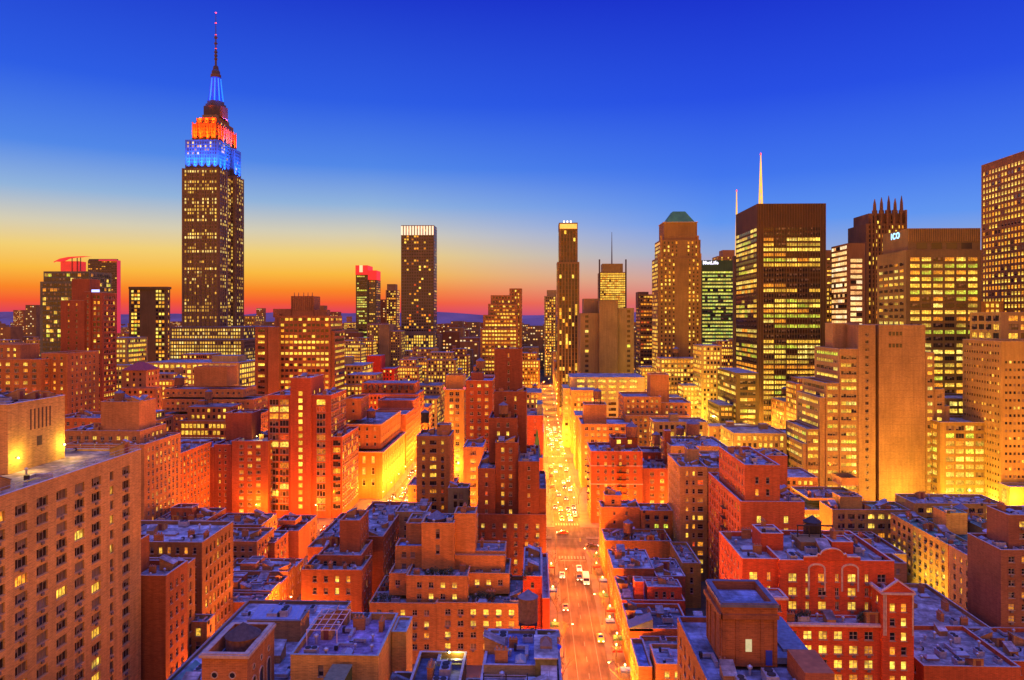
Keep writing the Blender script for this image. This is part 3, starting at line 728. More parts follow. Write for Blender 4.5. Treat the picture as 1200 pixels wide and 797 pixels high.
# central block: castle-like brick house and orange apartment house
building('crenellated_brick_house', 'castle-like red brick apartment house with corner tower and crenellated parapets', 'apartment building',
    [T(353, 424, 668, 192, 12, f=S(3.2, 3.0, 1.1, 1.7, 'dh', .18, 'bright', WF)), T(372, 423, 651, 198, 14, z0=15, f=S(3.2, 2.6, 1.1, 1.5, 'dh', .1)),
     TX(px_x(398, 204), px_x(421.5, 204), 204, 215, py_z(410, 610, 204), z0=20, f=None, s=sRES2), TX(px_x(360, 212), px_x(397, 212), 212.5, 250, 22, f=None, s=sRES, roof=(.42, .42, .46)),
     TX(px_x(397, 212) + .2, -45.6, 215.3, 256, 24.5, f=None, s=S(3.2, 3, 1.1, 1.7, 'dh', .35, 'res'))], (.36, .13, .07), cop=(.5, .3, .2))
building('red_annex', 'small windowless red box building at the corner by the glowing side street', 'building',
    [T(446, 460, 606, 262, 11, f=None, s=None)], (.5, .12, .06))
building('dormered_building', 'building with a bulging metal mansard roof in front of the slim orange brick tower', 'building',
    [T(463, 500, 600, 240, 12, f=sRES, roof=(.4, .42, .5)), T(478, 558, 610, 226, 8, f=sRES, roof=(.35, .36, .45))], (.36, .28, .22))
oS = S(2.95, 3.1, 1.3, 1.5, 'pair', .42, 'bright', WF, tm=1.7)
building('orange_apartment_building', 'orange stepped apartment house with planted terraces and a square elevator tower', 'apartment building',
    [T(433, 511, 707, 187, 20, f=oS), T(476, 548, 675, 189.2, 17, z0=0, f=oS), T(511.3, 613, 707, 187, 20, f=S(2.95, 3.3, 1.5, 1.5, 'pair', .42, 'bright', WF)),
     T(456, 476, 672, 192, 10, z0=16, f=oS), T(548.3, 597, 672, 194, 12, z0=16, f=oS),
     T(494, 532, 613, 195, 7.5, z0=22, f=S(4.2, 9, 1.1, 2.6, 'dh', 0)), T(532.2, 557, 602, 198, 7, z0=22, f=None, s=None),
     T(463, 494, 640, 198, 7, z0=20, f=S(3.2, 2.4, 1.3, 1.6, 'dh', .1), roof=(.2, .28, .55)), T(476, 494, 613.5, 203, 5, z0=20, f=None, s=None, roof=(.35, .36, .45)),
     T(532.2, 592, 651, 197, 1.0, z0=20, f=None, s=None, par=.3), T(532.2, 592, 646, 198.4, 9, z0=20, f=S(2.95, 5, 2.4, 1.4, 'tri', .6, 'bright', DF), par=.5)],
    (.52, .255, .12), cop=(.5, .33, .2))
building('red_street_house', 'narrow bright red house beside the street, behind the wooden water tower', 'house',
    [TX(-3.4, 1.6, 192, 216, 21.5, f=S(3.0, 2.2, .9, 1.5, 'dh', .2), s=sROW), TX(1.7, 3.6, 190, 226, 16.5, f=None, s=sROW)], (.55, .08, .045))
# bottom foreground
building('tan_roof_terrace_building', 'tan brick building with a purple roof, white pergola frame and exercise clutter', 'building',
    [TX(-40, -25.6, 117, 134, 35, f=S(3.2, 4.4, .9, 1.9, 'dh', .1), s=None, par=1.1, roof=(.36, .26, .44)), TX(-25.5, -22.9, 127.5, 133.9, 34.4, f=None, s=None, par=.4),
     TX(-35.5, -26.6, 104, 116.8, 30.5, f=None, s=None, par=.5, roof=(.42, .43, .5))], (.50, .31, .15), cop=(.35, .42, .42))
building('foreground_base_building', 'wide building with a messy blue roof under the wooden-tank tower', 'building',
    [TX(-63, -40.3, 98, 157, 28, f=sRES, s=None, roof=(.36, .38, .5), par=.6), TX(-55.8, -45.4, 138.5, 144, 31.4, z0=27, f=None, s=None, par=.15, roof=(.4, .46, .6)),
     TX(-62.4, -57, 100, 108, 30, z0=27, f=None, par=.3, roof=(.4, .3, .2))], (.27, .18, .12), cop=(.3, .25, .22))
building('tank_tower', 'small ornate orange brick tower with round windows and a wooden tank hidden inside its parapet', 'tower',
    [TX(-51.4, -44.3, 110, 121.5, 38.2, z0=27.4, f=None, s=None, par=2.2, roof=(.3, .33, .5), corn=.35)], (.48, .2, .1), cop=(.55, .42, .3), copw=.6)
TANK_TOWER = BUILDINGS[-1]
building('copper_roofed_house', 'house with a sloping green copper roof at the bottom left', 'house',
    [TX(-64, -57, 110, 128, 26, f=None, s=sRES2, par=0)], (.42, .2, .12))
building('dark_roof_building', 'dark building with a single bright yellow roof lamp at the bottom centre', 'building',
    [TX(-19.4, -11.6, 100, 121, 34, f=None, s=None, roof=(.10, .12, .2)), TX(-23.4, -19.6, 100, 120, 31, f=None, s=None, roof=(.15, .16, .2)),
     TX(-11.4, -8.8, 103, 119, 30.6, f=None, s=None, roof=(.3, .14, .12))], (.25, .15, .12))
building('blue_roof_building', 'building with bright blue roofs, steel racks and ducts beside the street at the bottom centre', 'building',
    [TX(-8.6, 4.0, 98, 131, 33.6, f=None, s=S(3, 3, 1.1, 1.6, 'dh', .2), roof=(.38, .4, .5), par=.7), TX(-8.3, .2, 115, 128, 34.8, z0=33, f=None, s=None, par=.5, roof=(.2, .24, .55))],
    (.32, .28, .24), cop=(.42, .42, .5))

# ================================================================== RIGHT OF THE PICTURE
building('corner_brick_building', 'red brick corner house with blue roof and fire escape just past the junction', 'apartment building',
    [TX(24, 46.5, 318, 340, py_z(715, 529, 318), f=S(3.1, 3.2, 1.2, 1.6, 'pair', .25, 'res', WF), s=S(3.1, 3.2, 1.2, 1.7, 'dh', .2), roof=(.38, .42, .58), bands=(25, 17)),
     TX(34, 46, 330, 338, 35.5, z0=31, f=S(3, 5, 1.8, 1.8, 'plain', .9, 'bright', DF, tm=1))], (.36, .10, .07), cop=(.5, .4, .38))
building('terrace_building', 'maroon brick block with a fenced roof garden beside the red brick corner house', 'apartment building',
    [TX(46.8, 59.5, 320, 340, py_z(760, 549, 320), f=S(3.1, 4.4, 1.8, 1.6, 'tri', .2, 'res', WF)), TX(60, 69, 322, 342, 30, f=S(3.1, 3, 1, 1.6, 'dh', .2))], (.25, .07, .07), cop=(.2, .14, .14))
building('brick_penthouse_block', 'orange brick block with columns of small windows glowing at the side of the bright street', 'apartment building',
    [TX(24, 52, 385, 410, py_z(700, 497, 385), f=S(3.2, 3.2, 1.9, 1.6, 'pair', .5, 'bright', WF), s=S(3.2, 3, 1.2, 1.7, 'dh', .5, 'bright'), roof=(.38, .42, .58)),
     TX(26, 38, 392, 404, 43, z0=32, f=None, s=None)], (.50, .26, .13))
building('street_building', 'narrow yellow-lit building squeezed along the right of the bright street', 'building',
    [TX(23.4, 38, 430, 452, 32, f=sRES, s=sRES), TX(23.4, 40, 480, 505, 42, f=sGRID, s=sGRID), TX(23.4, 42, 520, 560, 36, f=sGRID, s=sGRID)], (.48, .3, .15))
building('low_white_office', 'low pale office with wide rows of lit windows in front of the blank grey tower', 'office building',
    [T(668, 755, 442, 500, 34, f=S(3.9, 7.2, 5.2, 2.0, 'rib', .8, 'bright', DF, rowvar=.4, mx=1)), T(660, 668, 455, 502, 30, f=sOFF)], (.50, .42, .33))
building('orange_apartment_block', 'large orange apartment block crowned by a plain brown elevator box', 'apartment building',
    [T(733, 808, 487, 398, 34, f=S(3.0, 2.6, 1.3, 1.5, 'pair', .45, 'bright', WF)), T(731, 775, 465, 402, 26, z0=35, f=S(3.0, 2.6, 1.3, 1.5, 'pair', .3, 'bright', WF)),
     T(775.3, 810, 472, 404, 24, z0=35, f=S(3.0, 2.6, 1.3, 1.5, 'pair', .3, 'bright', WF)), T(762, 784, 439, 410, 12, z0=42, f=None, s=None)], (.50, .24, .12))
building('slender_tower', 'very slender dark tower with pale vertical stripes and a lit top', 'tower',
    [T(653, 679, 307, 650, 26, f=S(3.3, 2.8, 1.75, 3.1, 'plain', .11, 'far', DF, rowvar=.6)), T(655, 677, 261, 652, 20, z0=135, f=S(3.3, 2.7, 1.75, 3.1, 'plain', .04, 'far', DF, tm=7))], (.22, .17, .14), kind='stone')
building('far_street_tower', 'pale greenish tower at the far end of the bright street', 'tower',
    [T(638, 652, 347, 1100, 30, f=S(4, 3, 2, 2.2, 'plain', .5, 'far', DF)), T(641, 652, 340, 1105, 20, z0=120, f=None, s=None)], (.36, .3, .2))
building('blank_grey_tower', 'broad grey-brown tower with blank concrete walls in the middle distance', 'office tower',
    [T(680, 702, 367, 560, 30, f=S(3.8, 4.4, 2.6, 2.0, 'tri', .25, 'off', DF, blank=(.6, 1.0)), s=None), T(702.3, 724, 352, 557, 36, f=None, s=None),
     T(724.3, 743, 361, 560, 30, f=S(3.8, 4.0, 2.4, 2.0, 'tri', .35, 'off', DF, blank=(0, .25)), s=None), T(684, 703, 350, 570, 18, z0=90, f=None, s=None)], (.27, .22, .18), kind='stone')
building('masted_glass_tower', 'glowing gold glass tower with four corner posts and a tall thin mast', 'skyscraper',
    [T(703, 733, 319, 1400, 50, f=S(4.4, 3.4, 3.1, 3.0, 'rib', .97, 'bright', DF, rowvar=0), s=None), T(706, 730, 309, 1408, 34, z0=165, f=None, s=None)], (.45, .36, .16), kind='stone')
building('dark_office_tower', 'dark brown office with red-orange windows left of the green-roofed tower', 'office tower',
    [T(750, 772, 345, 760, 30, f=S(3.8, 3, 2.6, 1.9, 'rib', .45, 'res', DF, rowvar=.6)), T(748, 760, 342, 766, 20, z0=100, f=None)], (.16, .09, .06))
GRT = building('green_roofed_tower', 'tall tan brick tower with a green copper pyramid roof', 'skyscraper',
    [T(771, 822, 372 - 70, 627, 32, f=S(3.4, 3.4, 1.3, 1.8, 'dh', .42, 'far', DF, blank=(.38, .68)), s=sFAR), T(774, 821, 281, 628, 30, z0=130, f=S(3.4, 3.4, 1.3, 1.8, 'dh', .3, 'far', DF, blank=(.4, .68)), s=sFAR),
     T(778, 817, 260, 630, 25, z0=150, f=S(3.6, 3.2, 1.1, 1.6, 'dh', .08, 'far', DF, tm=6, blank=(0.05, .95)), s=None, corn=.7)], (.31, .20, .115), kind='stone')
building('green_glass_office', 'broad office glowing yellow-green with a lit white sign on its roof band', 'office tower',
    [T(822, 861, 317, 900, 30, f=S(4.4, 3.2, 3.0, 2.3, 'rib', .93, 'green', (.05, .2, .12), rowvar=.2, tm=1), s=None), T(822, 861, 305, 901, 28, z0=148, f=None, s=None)], (.06, .16, .12), kind='stone')
building('brown_top_tower', 'brown tower top peeping behind the yellow-green office', 'tower',
    [T(841, 861, 300, 980, 30, f=sFARD), T(847, 861, 293, 990, 20, z0=160, f=None)], (.32, .2, .14))
building('lit_loft_building', 'wide yellow loft with dense lit windows and a roof tank below the green-roofed tower', 'loft building',
    [T(774, 821, 420, 600, 22, f=S(3.6, 2.6, 1.7, 2.1, 'dh', .8, 'bright', WF)), T(770, 800, 466, 560, 22, f=S(3.6, 2.6, 1.7, 2.1, 'dh', .7, 'bright', WF)), T(800.3, 838, 452, 575, 20, f=S(3.6, 2.6, 1.7, 2.1, 'dh', .7, 'bright', WF))], (.46, .34, .19))
building('lit_loft_building', 'narrow yellow loft with a stair-stepped lit side, left of the black glass tower', 'loft building',
    [T(822, 846, 405, 560, 30, f=S(3.5, 2.6, 1.5, 2.0, 'dh', .6, 'bright', WF), s=S(3.5, 2.6, 1.8, 2.0, 'dh', .8, 'bright', WF))], (.44, .32, .18))
sM = S(4.05, 9.0, 8.4, 2.6, 'rib', .78, 'off', (.05, .04, .03), rowvar=.6, mx=.2, tm=19.0)
building('black_glass_tower', 'black-brown glass office tower with a blank top band and bright yellow floors', 'skyscraper',
    [T(887.5, 968, 238.5, 582, 62, f=sM, s=S(4.05, 8.4, 7.8, 2.6, 'rib', .7, 'off', DF, rowvar=.55, mx=.2, tm=19))], (.105, .065, .042), kind='stone')
building('stepped_glass_podium', 'stepped glass podium with yellow ribbons of light at the foot of the black glass tower', 'office building',
    [T(842, 889, 503, 470, 26, f=S(3.9, 5.4, 5.0, 2.2, 'rib', .9, 'bright', DF, rowvar=.3, mx=.3), s=S(3.9, 5.4, 5.0, 2.2, 'rib', .8, 'bright', DF, rowvar=.3, mx=.3)),
     T(863, 889.5, 437, 500, 52, f=S(3.9, 5.4, 5.0, 2.2, 'rib', .6, 'off', DF, rowvar=.6, mx=.3), s=S(3.9, 5.4, 5.0, 2.2, 'rib', .5, 'off', DF, rowvar=.6, mx=.3)),
     T(890, 903, 514, 474, 40, f=S(3.9, 5.4, 5.0, 2.2, 'rib', .9, 'bright', DF, rowvar=.3, mx=.3)), T(843, 860, 475, 504, 34, f=sOFF)], (.12, .085, .05), kind='stone')
building('brown_office_slab', 'brown slab with thin rows of windows immediately right of the black glass tower', 'office tower',
    [T(966, 987, 293, 720, 30, f=S(3.9, 3.2, 2.6, 1.7, 'rib', .65, 'bright', DF, rowvar=.5, tm=8), s=None)], (.32, .19, .12), kind='stone')
building('small_punched_building', 'small brown block with an even grid of square lit windows below the brown slab', 'office building',
    [T(966, 978, 336, 640, 20, f=S(3.8, 2.6, 1.5, 1.9, 'dh', .85, 'far', DF), s=None), T(978.3, 993, 336, 636, 20, f=S(3.8, 3.2, 2.4, 1.9, 'rib', .85, 'off', DF), s=None)], (.34, .22, .15))
building('striped_white_tower', 'office tower with glowing horizontal white and orange stripes', 'office tower',
    [T(993, 1014, 285, 560, 30, f=S(4.1, 4.4, 4.3, 2.5, 'plain', .96, 'stripe', DF, rowvar=0, mx=.2, tm=12), s=S(4.1, 4, 3.8, 2.4, 'plain', .9, 'stripe', DF))], (.26, .15, .13), kind='stone')
building('pinnacled_tower', 'dark gothic tower with a crown of sharp pinnacles', 'skyscraper',
    [T(1015, 1062, 262, 590, 34, f=S(3.6, 2.6, 1.1, 2.3, 'plain', .32, 'far', DF), s=None), T(1018, 1061, 250, 592, 28, z0=150, f=S(4.5, 3.6, 1.1, 3.6, 'plain', .2, 'far', DF), s=None)], (.26, .155, .10), kind='stone')
GOT = BUILDINGS[-1]
sI = S(3.85, 6.6, 5.4, 2.3, 'rib', .85, 'off', (.1, .08, .05), rowvar=.4, mx=.6, tm=4.2)
building('signed_office_tower', 'wide grey office tower with a small glowing blue-white sign near its top left', 'skyscraper',
    [T(1062, 1150, 293, 430, 36, f=sI, s=S(3.85, 6.4, 4.4, 1.8, 'rib', .55, 'off', DF, rowvar=.5, mx=.6, tm=7)), T(1064, 1149, 267.5, 433, 31, z0=128, f=S(9, 8.6, 6.2, 3.6, 'plain', 0, 'off', DF, tm=8.5, mx=1), s=None)],
    (.25, .20, .12), kind='stone')
ICO = BUILDINGS[-1]
building('lower_lit_office', 'lower grey office wing crowded with yellow lit windows in front of the signed tower', 'office building',
    [T(1102, 1183, 495, 352, 24, f=S(3.7, 4.6, 3.9, 2.3, 'rib', .85, 'off', (.2, .17, .12), rowvar=.3)), T(1110, 1168, 467, 380, 24, f=S(3.7, 4.6, 3.9, 2.3, 'rib', .8, 'off', (.2, .17, .12), rowvar=.3))], (.36, .27, .13), kind='stone')
building('grid_window_tower', 'immense brown tower with a dense grid of small lit windows at the right edge', 'skyscraper',
    [TX(289.8, 340, 362, 482, py_z(1150, 194, 482), s=S(3.9, 3.1, 2.0, 2.3, 'dh', .82, 'bright', (.2, .14, .1), rowvar=.2, tm=5), f=sGRID)], (.31, .17, .11), kind='stone')
building('orange_grid_wing', 'glowing orange lower wing packed with small windows in front of the immense brown tower', 'office building',
    [T(1150, 1176, 353, 455, 24, f=S(3.6, 3, 1.7, 2.1, 'dh', .8, 'bright', DF), s=None)], (.5, .28, .14))
building('pale_punched_slab', 'pale concrete slab with tiny dark square windows at the right edge', 'office building',
    [T(1173, 1260, 400, 340, 30, f=S(3.5, 1.9, 1.1, 1.2, 'plain', .06, 'bright', DF, rowvar=1.5, tm=9), s=S(3.5, 2, 1.1, 1.2, 'plain', .1, 'bright', DF)), T(1173, 1260, 366, 370, 26, f=S(4.4, 6, 4.6, 2.8, 'tri', .3, 'bright', DF))], (.50, .37, .19), kind='stone')
building('arched_stone_building', 'yellow-lit stone building with tall arched windows at the right edge below the pale slab', 'building',
    [T(1183.5, 1260, 583 - 12, 330, 8, f=S(9, 9, 4, 6.5, 'plain', .8, 'bright', DF))], (.55, .42, .2), kind='stone')
# big stepped office with the blank brown wall
bl = S(3.75, 2.5, 2.42, 1.8, 'rib', .8, 'off', (.2, .18, .16), rowvar=.55, mx=.1, tm=2.2)
blL = S(3.75, 5.4, 5.2, 1.7, 'rib', .5, 'off', (.25, .25, .28), rowvar=.6, mx=.2, tm=1.8)
def bt(pc, py, dY, p1=None, **k):
    Y = 360 + dY
    x0 = px_x(pc, Y); x1 = px_x(p1 or 1029, Y)
    z1 = py_z(pc, py, Y); tm = 2.0 + (z1 - 2.0) % 3.75
    if tm > 4.6: tm -= 3.75
    if k.get('f'): k['f'] = V_(k['f'], tm=tm)
    return TX(x0, x1, Y, Y + 33 - dY, z1, **k)
building('stepped_brown_office', 'huge brown office slab with a blank wall and ribbon-windowed terraces stepping down to its left', 'office building',
    [bt(1030, 381, 0, 1084.5, f=None, s=None, par=.5), bt(1006, 381, .4, 1026, f=S(3.75, 4.2, 1.6, 1.5, 'pair', .1, 'off', DF, tm=7), s=None),
     bt(984, 409, .8, 1005.6, f=bl, s=blL), bt(968, 449, 1.2, 983.6, f=bl, s=blL), bt(960.5, 466, 1.6, 967.7, f=bl, s=blL), bt(946, 503, 2.0, 960, f=bl, s=blL), bt(941, 520, 2.4, 945.7, f=bl, s=blL),
     TX(px_x(976, 374), px_x(1007, 374), 374, 384, 87, z0=60, f=None, s=None),
     bt(1084.9, 413, .6, 1095, f=bl, s=None), bt(1095.3, 456, 1.0, 1107, f=bl, s=None), bt(1107.3, 476, 1.4, 1113, f=bl, s=None), bt(1113.3, 517, 1.8, 1128, f=bl, s=None)],
    (.27, .19, .15), kind='brick', cop=(.3, .34, .42))
SLAB = BUILDINGS[-1]
building('low_ribbon_office', 'low terraced annex with ribbons of bright yellow windows and a green roof box', 'office building',
    [T(938, 1015, 598, 300, 26, f=S(3.7, 4.0, 3.8, 1.5, 'rib', .9, 'bright', DF, rowvar=.3), roof=(.2, .3, .25)), T(944, 1030, 623, 291, 8, f=S(3.7, 4.0, 3.8, 1.5, 'rib', .85, 'green', DF, rowvar=.3)),
     T(947, 1012, 584, 304, 20, z0=15, f=S(3.7, 4.0, 3.8, 1.5, 'rib', .95, 'bright', DF, rowvar=.0)), T(986, 1006, 569, 312, 10, z0=22, f=None, s=None, par=.2, roof=(.15, .35, .2))], (.40, .27, .17))
yS = S(2.75, 3.4, 1.8, 1.5, 'tri', .3, 'bright', DF, tm=1.6)
building('yellow_lit_apartment_house', 'apartment house with a yellow floodlit side, red end wall and green roof', 'apartment building',
    [TX(px_x(1111, 226), px_x(1143, 226), 226, 262, 20.5, f=None, s=yS, roof=(.16, .34, .22)),
     TX(px_x(1113, 240), px_x(1138, 240), 242, 250, 26, z0=19, f=None, s=None, roof=(.16, .34, .22), par=.3)], (.47, .33, .16), cop=(.2, .36, .3))
building('beige_house', 'beige apartment house between the yellow floodlit block and the far right brown one', 'apartment building',
    [T(1141, 1171, 655, 203, 12, f=S(2.9, 2.6, 1.0, 1.6, 'pair', .3, 'res', WF), s=S(2.9, 3, 1.1, 1.6, 'dh', .2)), T(1152, 1171, 640, 207, 7, z0=18, f=None, s=None)], (.52, .38, .26))
building('brown_apartment_tower', 'brown-red apartment tower at the right edge with paired windows', 'apartment building',
    [T(1173, 1260, 645, 184, 14, f=S(2.95, 3.2, 1.5, 1.5, 'pair', .32, 'res', WF), s=None), T(1182, 1260, 604, 188, 9, z0=25, f=S(2.95, 3.2, 1.5, 1.5, 'pair', .2, 'res', WF), s=None)], (.27, .12, .11))
building('low_plant_building', 'low flat building with a cluttered grey roof behind the gabled red apartment house', 'building',
    [TX(83.5, 112, 182, 212, 13.5, f=S(3, 3, 1.2, 1.6, 'dh', .3), s=sRES, roof=(.36, .34, .34)), TX(93, 107, 213, 222, 19, f=S(3, 3, 1, 1.5, 'dh', .2)), TX(84, 92, 214, 240, 16, f=sRES2, s=sRES2)], (.36, .2, .13))
building('red_low_building', 'low red-orange building with bright walls at the bottom right, beside the gabled apartment house', 'building',
    [TX(84, 104.5, 160, 181, 14.5, f=None, s=S(3, 3.4, 1.0, 1.6, 'dh', .3), roof=(.36, .34, .34)), TX(92, 104, 152, 159, 9, f=None, s=None, roof=(.3, .16, .1)), TX(105, 124, 166, 184, 13, f=S(2.8, 2.6, 1.4, 1.4, 'dh', .3, 'res', WF), s=None)], (.50, .13, .06))
# big red apartment house
rS = S(3.0, 3.3, 1.75, 1.75, 'pair', .55, 'bright', (.6, .5, .42), tm=1.9)
rS1 = S(3.0, 3.3, 1.75, 1.75, 'pair', .5, 'bright', (.6, .5, .42), tm=2.9, pat=[1.75, .8, 1.75])
building('red_apartment_house', 'big bright red brick apartment house with arched gables and a cluttered grey roof', 'apartment building',
    [T(870, 914, 655, 160, 20, f=rS1, s=sRES2, roof=(.33, .31, .30)), T(914.2, 1048, 657, 158.5, 22, f=S(3.0, 3.15, 1.75, 1.75, 'pair', .5, 'bright', (.6, .5, .42), tm=2.9, pat=[1.75, .8, 1.75, .8]), roof=(.33, .31, .30)),
     T(913, 1034, 731, 154, 4.4, f=S(3.0, 3.15, 1.75, 1.75, 'pair', .6, 'bright', (.6, .5, .42), tm=1.6), par=.4, corn=.4), T(1034.3, 1071, 694, 153, 16, f=S(3.0, 2.3, 1.15, 1.75, 'dh', .6, 'bright', (.6, .5, .42), tm=2.4, mx=.5), s=sRES2, corn=.3),
     T(905, 922, 700, 153.5, 4.9, f=S(3, 2.6, .8, 1.4, 'dh', .1), par=.3, corn=.3),
     TX(px_x(892, 168), px_x(918, 168), 168, 175, 40.5, z0=35, f=None, s=None, par=.3), TX(px_x(975, 166), px_x(1000, 166), 166, 171, 39.3, z0=35, f=None, s=None, par=.2)], (.60, .105, .05), cop=(.62, .52, .46))
RED_APT = BUILDINGS[-1]
# side-on brick house with fire escapes
building('pink_brick_house', 'tall pinkish brick house with a red arched top storey and long windowed flank', 'apartment building',
    [TX(px_x(868, 205), px_x(943, 205), 205, 243, py_z(905, 588, 205), f=S(3.3, 7.5, 1.3, 2.0, 'pair', .6, 'bright', WF, tm=4), s=S(3.0, 3.0, 1.2, 1.7, 'dh', .22, 'res', DF), roof=(.35, .37, .45)),
     TX(px_x(873, 207), px_x(914, 207), 207, 236, py_z(890, 545, 207), z0=37, f=S(3.4, 3.0, 1.0, 1.9, 'dh', .15, 'res', WF, tm=3.4), s=S(3.0, 3.0, 1.1, 1.6, 'dh', .12), roof=(.4, .44, .56)),
     TX(px_x(889, 230), px_x(941, 230), 244, 256, 44, f=None, s=None)], (.52, .15, .08), cop=(.42, .42, .5))
building('beige_apartment_house', 'slim beige apartment house with four columns of windows and a dark left flank', 'apartment building',
    [TX(px_x(797, 249), px_x(829, 249), 249, 272, py_z(812, 547, 249), f=S(3.0, 2.25, .95, 1.6, 'dh', .42, 'res', WF, pat=[.9, .9, 1.9, 1.3]), s=S(3.0, 3.2, 1.0, 1.5, 'dh', .1), roof=(.38, .42, .58)),
     TX(px_x(829.3, 249), px_x(862, 249), 250, 272, py_z(812, 549, 249), f=S(3.0, 3.0, 1.2, 1.6, 'dh', .35, 'res', WF)), TX(53.5, 57.5, 258, 264, 43.5, z0=38, f=None, s=None)], (.46, .31, .18), cop=(.42, .42, .48))
building('blue_roof_loft', 'broad loft with pale blue roofs and a big tank behind the slim beige apartment house', 'loft building',
    [T(786, 852, 523, 320, 26, f=sRES, roof=(.42, .46, .6)), T(830, 888, 540, 285, 20, f=sRES, roof=(.42, .46, .6))], (.34, .24, .18))
building('dark_tank_building', 'dark maroon building with brick stack and small tank right of the fenced roof garden', 'building',
    [T(752, 778, 530, 345, 14, f=S(3, 3.4, 1.2, 1.5, 'dh', .3)), T(779, 786, 505, 330, 4, f=None, s=None, par=.2)], (.24, .08, .06))
# low houses on the right of the street
building('orange_gable_house', 'orange-walled house with a small lean-to penthouse beside the bright street', 'house',
    [TX(23.6, 37.5, 263, 272, 21.5, f=S(3.2, 4.4, .8, 1.2, 'dh', .0, 'res', DF), s=sROW), TX(25, 31, 264.2, 270, 25.5, z0=20, f=S(3, 3, 1.2, 1.5, 'dh', .1), s=None, roof=(.4, .44, .6), par=.3),
     TX(37.7, 49, 262, 272, 20.6, f=S(3.2, 3.3, 1.6, 1.5, 'pair', .5, 'green', DF)), TX(23.6, 46, 248, 261.5, 14, f=None, s=sROW)], (.52, .22, .09))
building('blue_roof_house', 'house with a wide plain blue roof and a central chimney stack beside the bright street', 'house',
    [TX(23.6, 36, 222, 240, 13.5, f=None, s=sROW, roof=(.42, .46, .58), par=.4), TX(36.3, 45, 220, 236, 12, f=None, s=None, roof=(.42, .46, .58), par=.4)], (.36, .14, .09))
building('red_chimney_house', 'house with red chimney blocks and cluttered terraces beside the bright street', 'house',
    [TX(23.6, 41, 201, 219, 12, f=sROW, s=sROW, roof=(.36, .25, .3)), TX(31, 40.5, 203, 209, 15, z0=11, f=sROW, s=None, par=.4), TX(27.5, 30, 203, 207, 16.4, z0=11, f=None, s=None, par=.2)], (.52, .10, .06))
building('slanted_roof_house', 'red-orange house with one steep slanting slate roof beside the bright street', 'house',
    [TX(23.6, 39, 184, 200, 11.5, f=None, s=sROW, roof=(.16, .15, .18))], (.54, .18, .08))
building('small_lit_house', 'small rear house with two glowing windows and a violet roof, right of the steel racks', 'house',
    [TX(26.5, 33.2, 160, 170, 14, f=S(3.2, 2.2, 1.1, 1.5, 'dh', .8, 'bright', WF), s=None, roof=(.45, .46, .6)), TX(22.8, 25.8, 162, 176, 12.4, f=None, s=sROW, roof=(.2, .24, .45)), TX(26, 38, 171, 183, 10, f=sROW)], (.44, .22, .12))
building('ochre_rear_house', 'ochre rear building with glowing yard walls beside the blue-roofed house', 'house',
    [TX(45.3, 51, 226, 247, 14, f=sROW, s=None)], (.5, .32, .12))
# foreground brick tower
building('foreground_brick_building', 'dark brick building with a walled blue roof at the bottom right, below the hollow-topped tower', 'building',
    [TX(24.0, 41.5, 84, 124, 39.2, f=None, s=S(3.0, 3.4, 1.2, 1.7, 'pair', .2, 'res', WF, tm=2.2), roof=(.25, .27, .36), par=.8)], (.30, .11, .07), cop=(.16, .2, .32))
FGB = BUILDINGS[-1]
building('brick_stair_tower', 'square brown brick rooftop tower with an open walled top and a small lit window', 'tower',
    [TX(27.2, 35.2, 107, 116.5, 48.2, z0=39.0, f=None, s=None, par=1.3, roof=(.22, .26, .4), corn=.22)], (.29, .115, .07), cop=(.12, .14, .2), copw=.55)
STAIR = BUILDINGS[-1]

building('yard_house', 'small ochre yard house squeezed behind the brick stair tower', 'house', [TX(42, 49, 190, 200, 8, f=sROW)], (.5, .32, .12))
building('corner_tenement', 'dark tenement with fire-lit windows at the foot of the dark red apartment house', 'tenement',
    [TX(-140, -121, 262, 279.5, 15.5, f=S(3.0, 2.8, 1.3, 1.7, 'pair', .45, 'res', WF)), TX(-136, -128, 266, 272, 19, z0=14.5, f=sRES2, s=None)], (.33, .11, .07))
building('corner_house', 'low dark house with a planted roof at the foot of the brick and glass tower', 'house',
    [TX(-120.5, -101, 264, 279.5, 13.5, f=S(3.0, 2.8, 1.3, 1.7, 'pair', .4, 'res', WF))], (.28, .12, .08))
building('rear_tenement', 'brown tenement behind the violet-roofed loft with a lit gable', 'tenement',
    [TX(-112, -92, 236.5, 252, 16, f=S(3.0, 2.6, 1.2, 1.7, 'dh', .3, 'res', WF)), TX(-134, -113, 232, 256, 13, f=sRES)], (.36, .17, .1))
building('yellow_lit_annex', 'low annex washed in yellow light below the blank brown slab', 'building',
    [TX(108, 136, 268, 280, 20, f=S(3.4, 3.6, 2.4, 1.8, 'tri', .6, 'bright', DF), s=None, roof=(.2, .3, .22)), TX(136.3, 168, 266, 280, 23, f=S(3.4, 3.0, 2.0, 1.8, 'tri', .5, 'bright', DF), s=None), TX(112, 120, 271, 278, 24, z0=19, f=None)], (.4, .3, .16))
building('green_roof_annex', 'low building with long green roofs behind the beige house at the right', 'building',
    [TX(137, 172, 232, 262, 18.5, f=sRES, s=None, roof=(.16, .34, .22)), TX(146, 152, 240, 258, 21, z0=17.5, f=None, s=None, roof=(.2, .3, .22), par=.2)], (.33, .25, .15), cop=(.2, .36, .3))
building('street_end_house', 'small dark house tucked between the yellow floodlit block and the gabled red house', 'house',
    [TX(100, 122, 243, 268, 12, f=sRES, s=sRES2), TX(104, 112, 246, 252, 16, z0=11, f=None, s=None)], (.3, .14, .09))

